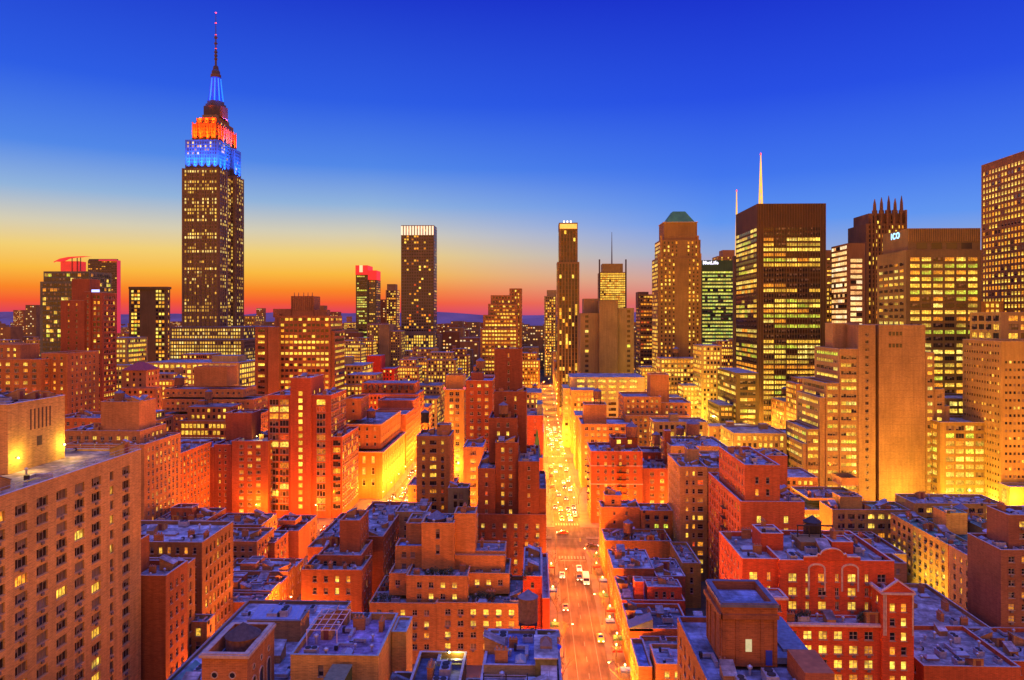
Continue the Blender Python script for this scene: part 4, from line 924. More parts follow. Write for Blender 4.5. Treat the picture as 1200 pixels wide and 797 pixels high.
# ================================================================== GROUND, STREETS, WATER, HILLS
STC = [13.4 + 80.6 * k for k in range(-9, 12)]        # centres of the streets that run away from the camera
AV = [(281, 311), (448, 466), (612, 630), (846, 864), (1096, 1112), (1350, 1366), (1600, 1616)]
gm = mat_plain('ground_asphalt', (.09, .08, .075), .9, 0, .3, .05)
g = MB(); g.quad((-30000, -500, -.06), (30000, -500, -.06), (30000, 60000, -.06), (-30000, 60000, -.06)); tag(g.build('ground', gm), kind='structure')
def mat_asphalt():
    m = bpy.data.materials.new('worn_asphalt'); N, L = nodes(m); b = N['Principled BSDF']
    geo = N.new('ShaderNodeNewGeometry')
    mp = N.new('ShaderNodeMapping'); mp.inputs['Scale'].default_value = (1.0, .14, 1)
    L.new(geo.outputs['Position'], mp.inputs[0])
    n1 = N.new('ShaderNodeTexNoise'); n1.inputs['Scale'].default_value = .7; n1.inputs['Detail'].default_value = 5; L.new(mp.outputs[0], n1.inputs['Vector'])
    n2 = N.new('ShaderNodeTexNoise'); n2.inputs['Scale'].default_value = .12; n2.inputs['Detail'].default_value = 4; L.new(geo.outputs['Position'], n2.inputs['Vector'])
    a = N.new('ShaderNodeMath'); a.operation = 'MULTIPLY'; L.new(n1.outputs['Fac'], a.inputs[0]); L.new(n2.outputs['Fac'], a.inputs[1])
    r = N.new('ShaderNodeValToRGB'); e = r.color_ramp.elements
    e[0].position, e[0].color = .14, (.07, .05, .028, 1); e[1].position, e[1].color = .40, (.17, .12, .06, 1)
    L.new(a.outputs[0], r.inputs[0]); L.new(r.outputs[0], b.inputs['Base Color'])
    b.inputs['Roughness'].default_value = .85
    b.inputs['Specular IOR Level'].default_value = .2
    return m
g = MB(); g.quad((-800, 60, 0), (950, 60, 0), (950, 1700, 0), (-800, 1700, 0)); tag(g.build('road', mat_asphalt()), kind='structure')
pv = MB()
ye = [60] + [v for a in AV for v in a] + [1700]
for i in range(0, len(ye), 2):
    for c0, c1 in zip(STC[:-1], STC[1:]):
        pv.box(c0 + 5.4, c1 - 5.4, ye[i] + .01, ye[i + 1] - .01, -.05, .13)
tag(pv.build('pavement', mat_plain('paving', (.13, .10, .065), .8, 0, .25, .3)), kind='structure')
mk = MB()
for c in (STC[9], STC[8]):
    for (y0, y1) in ((100, 270), (322, 440), (470, 604)):
        y = y0
        while y < y1:
            mk.quad((c - .08, y, .008), (c + .08, y, .008), (c + .08, y + 3, .008), (c - .08, y + 3, .008)); y += 9
        for s in (-2.9, 2.9):
            mk.quad((c + s - .06, y0, .008), (c + s + .06, y0, .008), (c + s + .06, y1, .008), (c + s - .06, y1, .008))
    for yc in (272.5, 316, 443, 470):
        for k in range(9):
            x = c - 4.6 + k * 1.15
            mk.quad((x - .3, yc - 1.6, .008), (x + .3, yc - 1.6, .008), (x + .3, yc + 1.6, .008), (x - .3, yc + 1.6, .008))
    mk.quad((c - 5, 268.6, .008), (c + 5, 268.6, .008), (c + 5, 269.1, .008), (c - 5, 269.1, .008))
for yy in (288.5, 296, 303.5):
    x = -200
    while x < 200:
        if abs(yy - 296) < 1 or int(x / 3) % 3 == 0:
            mk.quad((x, yy - .08, .008), (x + 3, yy - .08, .008), (x + 3, yy + .08, .008), (x, yy + .08, .008))
        x += 3
tag(mk.build('road_markings', mat_plain('road_paint', (.22, .19, .13), .7, 0, .3, 2)), kind='structure')
md = MB()
for c0, c1 in zip(STC[5:12], STC[6:13]):
    md.box(c0 + 7, c1 - 7, 294.4, 297.6, 0.012, .28)
tag(md.build('median_strip', mat_plain('median_soil', (.12, .1, .06), .9, 0, .3, 1)), kind='structure')
rv = MB(); rv.quad((-6000, 3000, .1), (6000, 3000, .1), (6000, 4300, .1), (-6000, 4300, .1))
tag(rv.build('river', mat_plain('river_water', (.05, .06, .1), .15, 0, 0)), kind='structure')
hl = MB(); rg = random.Random(5); prev = None
for layer, (Y, h0) in enumerate(((4700, 92), (7500, 140), (12000, 185))):
    prof = []
    n = 90
    for i in range(n + 1):
        x = (-1.1 + 2.2 * i / n) * Y
        prof.append((x, h0 * (.75 + .22 * math.sin(i * .31 + layer * 2) + .1 * math.sin(i * .83 + layer) + .06 * rg.random())))
    for (a, b) in zip(prof[:-1], prof[1:]):
        hl.quad((a[0], Y, -1), (b[0], Y, -1), (b[0], Y + 500, b[1]), (a[0], Y + 500, a[1]))
        hl.quad((a[0], Y + 500, a[1]), (b[0], Y + 500, b[1]), (b[0], Y + 2500, -1), (a[0], Y + 2500, -1))
tag(hl.build('hills', mat_plain('hill_slope', (.22, .18, .24), .95, 0, .3, .002)), kind='structure')

# ================================================================== FILLER BLOCKS BETWEEN THE NAMED BUILDINGS
def free(x0, x1, y0, y1, m=.6):
    for (a, b, c, d, z, n) in FOOT:
        if x0 < b + m and x1 > a - m and y0 < d + m and y1 > c - m: return False
    return True
FCOL = [(.44, .26, .15), (.40, .19, .11), (.46, .33, .2), (.34, .16, .1), (.48, .3, .16), (.36, .27, .18)]
FNAME = ['tan', 'red-brown', 'pale', 'dark brick', 'ochre', 'brown']
rgf = random.Random(77)
far_boxes = []; nfill = 0
for bi in range(0, len(ye), 2):
    b0, b1 = ye[bi] + 4, ye[bi + 1] - 4
    if b1 < 130: continue
    for ci, (c0, c1) in enumerate(zip(STC[:-1], STC[1:])):
        xa, xb = c0 + 9.3, c1 - 9.3; xm = (xa + xb) / 2
        for (x0, x1) in ((xa, xm - 1.5), (xm + 1.5, xb)):
            y = max(b0, 205)
            while y < b1 - 8:
                wd = rgf.uniform(14, 30) if y > 330 else rgf.uniform(9, 16)
                yy0, yy1 = y, min(y + wd, b1); y = yy1 + rgf.choice((0.3, .3, .3, 3))
                if yy1 - yy0 < 7: continue
                dep = rgf.uniform(.72, 1.0) * (x1 - x0)
                a0, a1 = (x0, x0 + dep) if x0 == xa else (x1 - dep, x1)
                p = project((a0 + a1) / 2, yy0, 15)
                if not p or p[0] < -60 or p[0] > 1260: continue
                if not free(a0, a1, yy0, yy1): continue
                px = p[0]
                if yy0 < 310: h = rgf.uniform(9, 15)
                elif yy0 < 470: h = rgf.choice((16, 22, 28, 34)) * rgf.uniform(.85, 1.15)
                elif yy0 < 640: h = rgf.choice((22, 30, 38, 46)) * rgf.uniform(.85, 1.15)
                elif yy0 < 1100: h = rgf.choice((24, 34, 46, 58)) * rgf.uniform(.8, 1.2)
                else: h = rgf.choice((22, 32, 44, 60, 70)) * rgf.uniform(.8, 1.2)
                if abs(px - 628) < 70 and yy0 > 460: h *= .75
                if px > 930 and yy0 < 350: continue
                if px > 830 and yy0 < 330: h = min(h, 14)
                vis = p[1]
                if nfill >= 290 or yy0 > 1090:
                    far_boxes.append((a0, a1, yy0, yy1, h)); continue
                k = rgf.randrange(6); nfill += 1
                tiers = [TX(a0, a1, yy0, yy1, h, par=.7 if yy0 < 430 else 0)]
                if h > 30 and rgf.random() < .5: tiers.append(TX(a0 + 3, a1 - 3, yy0 + 2.5, yy1 - 2.5, h + rgf.choice((3.5, 7)), z0=h - .8, par=0, f=V_(sFARD, tm=1)))
                if rgf.random() < .8:
                    ux = rgf.uniform(a0 + 1, a1 - 6); uy = rgf.uniform(yy0 + .8, yy1 - 5.5)
                    tiers.append(TX(ux, ux + rgf.uniform(3, 5), uy, uy + rgf.uniform(3, 5), tiers[-1]['z1'] + rgf.uniform(2, 4), z0=tiers[-1]['z1'] - .9, f=None, s=None, par=0))
                zone = ('among the low near roofs' if yy0 < 330 else 'among middle-distance blocks' if yy0 < 640 else 'in the far city')
                side = 'left of the bright street' if px < 628 else 'right of the bright street'
                hn = 'low' if h < 25 else 'mid-height' if h < 42 else 'taller'
                lb = '%s %s building %s, %s' % (hn, FNAME[k], zone, side)
                base = rgf.choice((sFAR, sFARD, sGRID)) if yy0 > 330 else sRES2
                building('city_building', lb, 'building', tiers, FCOL[k], V_(base, lit=base['lit'] * rgf.uniform(.7, 1.6), bay=base['bay'] * rgf.uniform(.9, 1.25)),
                         group='%s %s buildings %s, %s' % (hn, FNAME[k], zone, side), filler=True, near=yy0 < 330,
                         roof=rgf.choice(((.32, .33, .37), (.42, .44, .5), (.22, .2, .2), (.36, .3, .26))))
print('fillers', nfill, 'far', len(far_boxes))
# the far low city towards the river and beyond: too many to count
fw = MB(); fl = MB()
for i in range(2600):
    Y = 1110 + 1850 * rgf.random() ** .8 if i < 2100 else rgf.uniform(4400, 5400)
    X = rgf.uniform(-.78, .78) * Y
    if any(abs(X - c) < 22 for c in (13.4,)): continue
    s = rgf.uniform(18, 42); h = rgf.choice((14, 20, 26, 40, 58)) * rgf.uniform(.7, 1.3) if Y < 3000 else rgf.uniform(8, 40)
    if rgf.random() < .04 and Y < 3000: h *= 1.8
    far_boxes.append((X, X + s, Y, Y + s, h + (Y > 4000) * 12))
for (x0, x1, y0, y1, h) in far_boxes:
    fw.box(x0, x1, y0, y1, 0, h, rgf.randrange(4), bottom=False)
    q = .04 * 1
    nx = int((x1 - x0) / 4.5); nz = int(h / 5)
    for iz in range(nz):
        for ix in range(nx):
            if rgf.random() < .34:
                xx = x0 + 1.2 + ix * 4.5; zz = h - 2.5 - iz * 5
                fl.quad((xx, y0 - .2, zz - 2), (xx + 2.6, y0 - .2, zz - 2), (xx + 2.6, y0 - .2, zz), (xx, y0 - .2, zz), rgf.randrange(3))
o = fw.build('distant_city', [mat_wall((.42, .24, .15), 'stone'), mat_wall((.34, .16, .12), 'stone'), mat_wall((.3, .22, .18), 'stone'), mat_wall((.46, .32, .22), 'stone')])
tag(o, 'sea of small distant city roofs and lit blocks stretching to the river', 'distant city', kind='stuff')
LIT = [mat_plain('far_light_yellow', (.02, .02, .02), .5, 0, 0, emit=(1.1, .62, .16), es=1.2), mat_plain('far_light_orange', (.02, .02, .02), .5, 0, 0, emit=(1, .35, .07), es=1.2), mat_plain('far_light_pale', (.02, .02, .02), .5, 0, 0, emit=(1.1, .8, .4), es=1.0)]
l = fl.build('window_rows', LIT, o); l['kind'] = 'stuff'

# ================================================================== STREET LAMPS (real lights)
steel = mat_plain('painted_steel', (.12, .12, .12), .5, .3, .2)
bulb = mat_plain('lamp_lens', (.8, .6, .3), .4, 0, 0, emit=(1.0, .72, .3), es=24)
bulbw = mat_plain('lamp_lens_pale', (.8, .7, .5), .4, 0, 0, emit=(1.0, .85, .55), es=14)
def lamp_proto():
    r = empty('street_lamp', (0, 0, -500), 'proto', 'street lamp')
    m = MB(); m.tube((0, 0, 0), (0, 0, 8.6), .11, .07); m.lathe([(.22, 0), (.2, .5), (.12, .6)], seg=8); m.build('pole', steel, r)
    m = MB(); m.tube((0, 0, 8.5), (1.0, 0, 9.1), .05, .045); m.tube((1.0, 0, 9.1), (2.1, 0, 9.15), .045, .04); m.build('arm', steel, r)
    m = MB(); m.lathe([(.05, .18), (.22, .1), (.3, 0)], 2.3, 0, 10); m.shift(0, 0, 9.02); m.build('lamp_shade', steel, r)
    m = MB(); m.lathe([(.26, .0), (.2, -.14), (.06, -.2)], 2.3, 0, 10); m.shift(0, 0, 9.0); m.build('lamp_lens', bulb, r)
    return r
LP = lamp_proto()
def street_lamp(x, y, rz, power, col, label, group, first=[True]):
    if first[0]: o = LP; first[0] = False
    else: o = copy_tree(LP)
    o.location = (x, y, .13); o.rotation_euler = (0, 0, rz); o['label'] = label; o['group'] = group
    ld = LDS.get((power, col))
    if ld is None:
        ld = bpy.data.lights.new('street_light', 'POINT'); ld.energy = power * LAMP_POWER; ld.color = col; ld.shadow_soft_size = .35; LDS[(power, col)] = ld
    lo = bpy.data.objects.new('light', ld); COL.objects.link(lo); lo.parent = o; lo.location = (2.3, 0, 8.65)
LDS = {}
LAMP_POWER, FLOOD_POWER = .42, .22
SOD = (1.0, .20, .008); YEL = (1.0, .36, .022); GOLD = (1.0, .54, .06)
c = STC[9]
for i, y in enumerate(range(108, 280, 21)):
    s = 1 if i % 2 else -1
    street_lamp(c + s * 6.0, y, math.pi if s > 0 else 0, 38000, SOD, 'curved street lamp on the kerb of the main street before the junction', 'street lamps on the near stretch of the main street')
for i, y in enumerate(range(318, 610, 21)):
    for s in (1, -1):
        street_lamp(c + s * 6.0, y + (9 if s > 0 else 0), math.pi if s > 0 else 0, 44000, YEL, 'street lamp along the brightly glowing far stretch of the main street', 'street lamps beyond the junction')
for i, y in enumerate(range(640, 1000, 45)):
    street_lamp(c + (6 if i % 2 else -6), y, math.pi if i % 2 else 0, 90000, YEL, 'tiny street lamp at the vanishing end of the main street', 'street lamps at the far end of the main street')
c = STC[8]
for i, y in enumerate(range(160, 280, 24)):
    s = 1 if i % 2 else -1
    street_lamp(c + s * 6.0, y, math.pi if s > 0 else 0, 34000, SOD, 'street lamp in the side street by the row houses', 'street lamps in the narrow left street')
for i, y in enumerate(range(316, 520, 19)):
    for s in (1, -1):
        street_lamp(c + s * 6.0, y + (8 if s > 0 else 0), math.pi if s > 0 else 0, 40000, YEL, 'street lamp in the glowing side street by the grand orange corner building', 'street lamps in the glowing left street')
for x in range(-225, 290, 26):
    for (y, rz) in ((279.5, math.pi / 2), (312.5, -math.pi / 2)):
        if any(abs(x - cc) < 6 for cc in STC): continue
        street_lamp(x, y, rz, 36000, SOD if x < 60 else YEL, 'street lamp on the wide crossing avenue', 'street lamps on the crossing avenue')
for k in (6, 7, 10, 11, 12, 13):
    for i, y in enumerate(range(330, 720, 40)):
        cc = STC[k]
        street_lamp(cc + (6 if i % 2 else -6), y, math.pi if i % 2 else 0, 130000 if k >= 10 else 70000, GOLD if k >= 10 else SOD, 'street lamp deep between blocks of a parallel street', 'street lamps of the parallel streets')
for k in (10, 11):
    for i, y in enumerate(range(165, 275, 26)):
        cc = STC[k]
        street_lamp(cc + (6 if i % 2 else -6), y, math.pi if i % 2 else 0, 50000, (1.0, .62, .12) if k == 11 else SOD, 'street lamp of the parallel street right of the main street', 'street lamps of the right parallel street')
for (yv, pw) in ((457, 90000), (621, 120000)):
    for x in range(-330, 430, 38):
        if any(abs(x - cc) < 6 for cc in STC): continue
        street_lamp(x, yv - 8.5, math.pi / 2, pw, GOLD if x > 60 else SOD, 'street lamp on a farther crossing avenue', 'street lamps on the farther avenues')

# ================================================================== ROOF EQUIPMENT
wood = mat_plain('tank_wood', (.24, .13, .08), .85, 0, .3, 2); cone_m = mat_plain('tank_cap', (.14, .16, .22), .7, 0, .25, 1.5)
iron = mat_plain('black_iron', (.05, .045, .045), .6, .4, .2); galv = mat_plain('galvanised_metal', (.48, .5, .54), .45, .5, .2, 2)
def water_tank(x, y, z, r, h, leg, label, capm=None, woodm=None):
    o = empty('water_tank', (x, y, z), label, 'water tank')
    m = MB(); n = 18; prof = [(r, leg)]
    for k in range(1, 9):
        zz = leg + h * k / 9; prof += [(r * .995, zz - .04), (r * 1.02, zz - .035), (r * 1.02, zz + .035), (r * .993, zz + .04)]
    prof.append((r * .97, leg + h)); m.lathe(prof, seg=n); m.build('tank', woodm or wood, o)
    m = MB(); m.lathe([(r * 1.08, leg + h), (r * .5, leg + h + r * .38), (.08, leg + h + r * .72)], seg=n); m.build('roof', capm or cone_m, o)
    m = MB(); m.box(-r * .95, r * .95, -r * .95, r * .95, leg - .25, leg - .02); m.build('platform', iron, o)
    if leg > .6:
        q = r * .78
        for (a, b) in ((-q, -q), (q, -q), (q, q), (-q, q)):
            m = MB(); m.tube((a, b, 0), (a, b, leg - .25), .1, .1); m.build('leg', iron, o)
        m = MB()
        for (a, b, c_, d) in ((-q, -q, q, -q), (q, -q, q, q), (q, q, -q, q), (-q, q, -q, -q)):
            m.tube((a, b, .2), (c_, d, leg - .4), .045, .045); m.tube((a, b, leg - .4), (c_, d, .2), .045, .045)
        m.build('brace', iron, o)
    return o
def roofz(x, y):
    best = 0
    for B in BUILDINGS:
        for (x0, x1, y0, y1, z) in B['roofs']:
            if x0 <= x <= x1 and y0 <= y <= y1: best = max(best, z)
    return best
def tank_px(px, Y, r, h, leg, label, **k):
    x = px_x(px, Y); return water_tank(x, Y, roofz(x, Y), r, h, leg, label, **k)
water_tank(-1.4, 129.2, roofz(-1.4, 129.2), 1.72, 4.3, 3.1, 'big wooden water tower on black steel legs above the blue roofs at bottom centre')
water_tank(-47.6, 116.5, TANK_TOWER['roofs'][0][4], 2.65, 2.0, .5, 'squat wooden tank with a pointed black cap inside the ornate orange tower', capm=mat_plain('dark_cap', (.07, .06, .06), .8, 0, .3, 2))
water_tank(-21.6, 112, roofz(-21.6, 112), 1.75, 2.6, .4, 'round black-topped tank beside the bright yellow roof lamp at the bottom', capm=mat_plain('dark_cap2', (.04, .04, .05), .8, 0, .3, 2))
tank_px(498, 268, 1.5, 3.6, 4.6, 'black water tank on the slim orange brick tower', woodm=iron)
tank_px(512, 201, 2.6, .9, .1, 'low dome-capped tank set in the square elevator tower of the orange stepped house')
tank_px(700, 396, 2.2, 4.0, 4, 'pointed tank on stilts on the orange brick block beside the bright street')
tank_px(740, 331, 2.6, 4.6, 1.5, 'rusty tank on the fenced maroon roof, by the corner brick house')
tank_px(769, 352, 1.9, 4.4, 4, 'dark pointed tank on the dark maroon building')
tank_px(812, 334, 3.0, 5.0, 4, 'large light wooden tank on the pale blue loft roof')
tank_px(797, 338, 1.8, 3.0, 3.4, 'smaller tank beside the large light wooden one on the loft')
tank_px(792, 608, 2.6, 3.6, 4, 'small black tank on the wide yellow loft below the green-roofed tower')
tank_px(1126, 250, 2.1, 4.0, 4.2, 'pointed tank on the green roof of the yellow floodlit block')
tank_px(1160, 210, 1.7, 3.0, 1.2, 'tank with a pale pointed cap on the beige house', capm=mat_plain('pale_cap', (.4, .45, .6), .6, 0, .2, 2))
tank_px(976, 262, 3.0, 4.2, 5, 'broad dark tank behind the cluttered roof of the gabled red house', woodm=iron) if False else None
tank_px(952, 176, 2.0, 3.6, 1.0, 'dark tank raised behind the railings on the gabled red apartment house', woodm=iron, capm=iron)
tank_px(736, 251, 1.6, 3.4, 3.0, 'brown tank at the back of the orange-walled house row')
tank_px(140, 272, 1.8, 3.0, 1.0, 'low tank beside the pale box penthouse of the grey-topped loft')
tank_px(210, 415, 2.6, 4.4, 3, 'water tank on the wide orange setback block')
tank_px(420, 210, 1.5, 2.6, .6, 'dark tank on the castle-like brick house') if False else None
tank_px(435, 372, 2.2, 3.4, 3, 'water tank on the grand orange corner building roof')
tank_px(590, 252, 1.6, 3.0, 2.2, 'tank on a shoulder of the massive red-brown stepped tower')
tank_px(563, 362, 2.2, 3.6, 3, 'blue-capped tank on the dark red brick block with orange windows')

rt_ = random.Random(21)
for B in list(BUILDINGS):
    if B['root'].name.startswith('city_building') and 300 < B['root'].location.y < 700 and rt_.random() < .34:
        x0, x1, y0, y1, z = B['roofs'][0]
        if x1 - x0 > 9 and y1 - y0 > 9:
            x, y = rt_.uniform(x0 + 3.5, x1 - 3.5), rt_.uniform(y0 + 3, y1 - 3)
            lft = 'left' if x < 13 else 'right'
            o = water_tank(x, y, roofz(x, y) + .003, rt_.uniform(1.7, 2.4), rt_.uniform(3, 4.2), rt_.uniform(2.4, 4.5), 'small dark water tank on a middle-distance roof %s of the bright street' % lft)
            o['group'] = 'water tanks on middle-distance roofs %s of the bright street' % lft
def ac_unit(proto=[None]):
    if proto[0]: return copy_tree(proto[0])
    o = empty('rooftop_ac_unit', (0, 0, 0), 'x', 'air conditioner')
    m = MB(); m.box(-1.1, 1.1, -.7, .7, .15, 1.3); m.box(-1.0, -.9, -.6, .6, 0, .15); m.box(.9, 1.0, -.6, .6, 0, .15)
    for k in range(7): m.box(-1.0 + k * .29, -.85 + k * .29, -.72, -.702, .3, 1.15)
    m.build('casing', galv, o)
    m = MB(); m.lathe([(.5, 1.302), (.5, 1.42), (.42, 1.42)], -.5, 0, 12); m.lathe([(.5, 1.302), (.5, 1.42), (.42, 1.42)], .55, 0, 12); m.build('fan', iron, o)
    proto[0] = o; return o
def roof_vent(proto=[None]):
    if proto[0]: return copy_tree(proto[0])
    o = empty('roof_vent', (0, 0, 0), 'x', 'roof vent')
    m = MB(); m.tube((0, 0, 0), (0, 0, 1.0), .2, .2, 8); m.build('pipe', galv, o)
    m = MB(); m.lathe([(.36, .95), (.34, 1.2), (.05, 1.4)], seg=10); m.build('cap', galv, o)
    proto[0] = o; return o
def skylight(proto=[None]):
    if proto[0]: return copy_tree(proto[0])
    o = empty('skylight', (0, 0, 0), 'x', 'skylight')
    m = MB(); m.box(-1.2, 1.2, -.8, .8, 0, .4); m.build('base', mat_plain('skylight_base', (.3, .22, .18), .7), o)
    m = MB(); V = [(-1.15, -.75, .402), (1.15, -.75, .402), (1.15, .75, .402), (-1.15, .75, .402), (-.8, 0, .9), (.8, 0, .9)]
    m.v = V; m.f = [(0, 1, 5, 4), (2, 3, 4, 5), (1, 2, 5), (3, 0, 4)]; m.m = [0] * 4
    m.build('pane', mat_plain('skylight_glass', (.35, .42, .5), .15, 0, .1), o)
    proto[0] = o; return o
def chimney(proto=[None]):
    if proto[0]: return copy_tree(proto[0])
    o = empty('chimney_stack', (0, 0, 0), 'x', 'chimney')
    m = MB(); m.box(-.9, .9, -.35, .35, 0, 1.7); m.box(-.98, .98, -.43, .43, 1.702, 1.85); m.build('stack', mat_wall((.42, .2, .13)), o)
    for k in (-.6, 0, .6): m = MB(); m.tube((k, 0, 1.85), (k, 0, 2.3), .16, .13, 8); m.build('pot', mat_plain('clay_pot', (.45, .2, .12), .8), o)
    proto[0] = o; return o
def duct(proto=[None]):
    if proto[0]: return copy_tree(proto[0])
    o = empty('roof_duct', (0, 0, 0), 'x', 'duct')
    m = MB(); m.box(-1.9, 1.2, -.25, .25, .3, .8); m.box(.7, 1.2, .25, 1.5, .3, .8); m.box(-1.9, -1.4, -.25, .25, 0, .3)
    for x in (-1.2, -.4, .4): m.box(x, x + .05, -.28, .28, .27, .83)
    m.build('casing', galv, o)
    m = MB(); m.box(.6, 1.3, 1.502, 1.9, .2, .95); m.build('hood', iron, o)
    proto[0] = o; return o
def stair_hut(proto=[None]):
    if proto[0]: return copy_tree(proto[0])
    o = empty('stair_hut', (0, 0, 0), 'x', 'stair hut')
    m = MB(); m.v = [(-1.3, -1, 0), (1.3, -1, 0), (1.3, 1, 0), (-1.3, 1, 0), (-1.3, -1, 2.3), (1.3, -1, 1.2), (1.3, 1, 1.2), (-1.3, 1, 2.3)]
    m.f = [(0, 1, 5, 4), (1, 2, 6, 5), (2, 3, 7, 6), (3, 0, 4, 7)]; m.m = [0] * 4; m.build('wall', mat_wall((.4, .24, .16)), o)
    m = MB(); m.v = [(-1.45, -1.1, 2.36), (1.4, -1.1, 1.16), (1.4, 1.1, 1.16), (-1.45, 1.1, 2.36), (-1.45, -1.1, 2.46), (1.4, -1.1, 1.26), (1.4, 1.1, 1.26), (-1.45, 1.1, 2.46)]
    m.f = [(4, 5, 6, 7), (0, 1, 5, 4), (1, 2, 6, 5), (2, 3, 7, 6), (3, 0, 4, 7), (3, 2, 1, 0)]; m.m = [0] * 6; m.build('roof', mat_roof((.3, .31, .34)), o)
    m = MB(); m.box(-1.34, -1.302, -.45, .45, .05, 1.95); m.build('door', mat_plain('hut_door', (.2, .06, .04), .6), o)
    proto[0] = o; return o
rc = random.Random(99); placed = 0; firsts = {}
SHORT = {}
for B in list(BUILDINGS):
    fl_ = B['root'].name.startswith('city_building')
    y = B['root'].location.y
    if y > 340 or B['root'].name.startswith(('tank_tower', 'brick_stair')): continue
    rects = B['roofs']
    d = B['root']['label']
    short = ' '.join(d.split()[:9]).rstrip(',').rstrip(' of with and the a at on in')
    for (x0, x1, y0, y1, z) in rects:
        area = (x1 - x0) * (y1 - y0)
        if area < 22: continue
        n = min(22, int(area / (15 if y < 290 else 32)) + 1)
        spots = []
        for _ in range(n * 6):
            if len(spots) >= n: break
            x, yy = rc.uniform(x0 + 1.4, x1 - 1.4), rc.uniform(y0 + 1.4, y1 - 1.4)
            if x1 - x0 < 3.2 or y1 - y0 < 3.2: break
            if any(a0 - 1.3 < x < a1 + 1.3 and b0 - 1.1 < yy < b1 + 1.1 and zz > z + .3 for (a0, a1, b0, b1, zz) in rects): continue
            if any((x - a) ** 2 + (yy - b) ** 2 < 5.5 for a, b in spots): continue
            if abs(x + 1.4) < 3 and abs(yy - 129) < 3: continue
            spots.append((x, yy))
        for (x, yy) in spots:
            k = rc.random()
            kind = 'ac' if k < .17 else 'vent' if k < .42 else 'sky' if k < .52 else 'chim' if k < .64 else 'duct' if k < .84 else 'hut'
            fn, nm = {'ac': (ac_unit, 'grey boxy air conditioner'), 'vent': (roof_vent, 'small capped metal vent pipe'), 'sky': (skylight, 'low glazed skylight'), 'chim': (chimney, 'brick chimney with clay pots'),
                      'duct': (duct, 'bent metal duct'), 'hut': (stair_hut, 'small stair hut with a door')}[kind]
            o = fn(); o.location = (x, yy, z + .003); o.rotation_euler = (0, 0, rc.choice((0, math.pi, math.pi / 2, -math.pi / 2)))
            s = rc.uniform(.75, 1.25); o.scale = (s, s, s)
            where = 'a plain low house roof' if fl_ else 'the ' + short
            o['label'] = ' '.join((nm + ' on ' + where).split()[:16]); o['group'] = ('%ss on %s' % (nm, where))[:118]
            placed += 1
print('roof items', placed)

# ================================================================== VEHICLES
glassd = mat_plain('car_glass', (.02, .02, .025), .08, 0, 0); rub = mat_plain('tyre_rubber', (.02, .02, .02), .8, 0, 0); rimm = mat_plain('wheel_rim', (.5, .5, .5), .3, .8, 0)
hlm = mat_plain('headlight', (.9, .9, .8), .2, 0, 0, emit=(1.0, .9, .65), es=9); tlm = mat_plain('tail_light', (.5, .02, .02), .3, 0, 0, emit=(1.0, .05, .02), es=3)
def car_proto(nm, label, cat, body, van=False, taxi=False, on=True):
    """front towards -y"""
    o = empty(nm, (0, 0, -500), label, cat)
    L, W = (4.7, 1.84) if not van else (6.4, 2.15)
    if not van: pr = [(-2.35, .35), (-2.3, .72), (-1.35, .92), (-.75, 1.02), (-.15, 1.44), (1.1, 1.46), (1.75, 1.05), (2.25, .98), (2.35, .4)]
    else: pr = [(-3.2, .4), (-3.15, 1.1), (-2.5, 1.3), (-1.95, 2.2), (-1.4, 2.75), (3.1, 2.8), (3.2, .45)]
    m = MB(); n = len(pr); V = []
    for (sx, ins) in ((-1, 0), (1, 0)):
        for (y, z) in pr:
            k = .82 if z > 1.2 and not van else 1
            V.append((sx * W / 2 * k, y, z))
    m.v = V; m.f = [tuple(range(n - 1, -1, -1)), tuple(range(n, 2 * n))] + [(i, i + n, (i + 1) % n + n, (i + 1) % n)[::-1] for i in range(n)]; m.m = [0] * len(m.f)
    b = m.build('body', body, o)
    md = b.modifiers.new('bevel', 'BEVEL'); md.width = .07; md.segments = 2
    g_ = MB()
    if not van:
        g_.quad((-.72, -.78, 1.05), (.72, -.78, 1.05), (.66, -.17, 1.44), (-.66, -.17, 1.44)); g_.quad((.70, 1.72, 1.10), (-.70, 1.72, 1.10), (-.66, 1.14, 1.46), (.66, 1.14, 1.46))
        for sx in (-1, 1): g_.poly([(sx * .90, -.55, 1.04), (sx * .79, -.1, 1.38), (sx * .79, 1.05, 1.38), (sx * .90, 1.45, 1.06)])
    else:
        g_.quad((-.95, -2.5, 1.34), (.95, -2.5, 1.34), (.93, -2.0, 2.14), (-.93, -2.0, 2.14))
        for sx in (-1, 1): g_.poly([(sx * 1.09, -2.35, 1.35), (sx * 1.09, -1.95, 2.0), (sx * 1.09, -1.2, 2.0), (sx * 1.09, -1.2, 1.35)])
    g_.v = [(x, y - (.02 if y < -.5 else -.02 if y > 1.2 else 0), z + .015) for x, y, z in g_.v]
    g_.build('windows', glassd, o)
    for sx in (-1, 1):
        for yy in ((-1.45, 1.45) if not van else (-2.1, 2.0)):
            w = MB(); w.tube((sx * (W / 2 - .2), 0, 0), (sx * (W / 2 + .02), 0, 0), .34, .34, 14); wo = w.build('wheel', rub, o, (0, yy, .34))
            w = MB(); w.tube((sx * (W / 2 + .022), 0, 0), (sx * (W / 2 + .04), 0, 0), .2, .2, 10); w.build('rim', rimm, wo)
        f = L / 2
        h = MB(); h.box(sx * .62 - .17, sx * .62 + .17, -f - .03, -f + .05, .58, .76); h.build('headlight', hlm if on else rimm, o)
        h = MB(); h.box(sx * .68 - .14, sx * .68 + .14, f - .05, f + .03, .7, .88); h.build('tail_light', tlm, o)
    if taxi:
        t = MB(); t.box(-.3, .3, .35, .55, 1.5, 1.68); t.build('roof_sign', mat_plain('taxi_sign', (.9, .8, .5), .4, 0, 0, emit=(1, .85, .4), es=2), o)
    return o
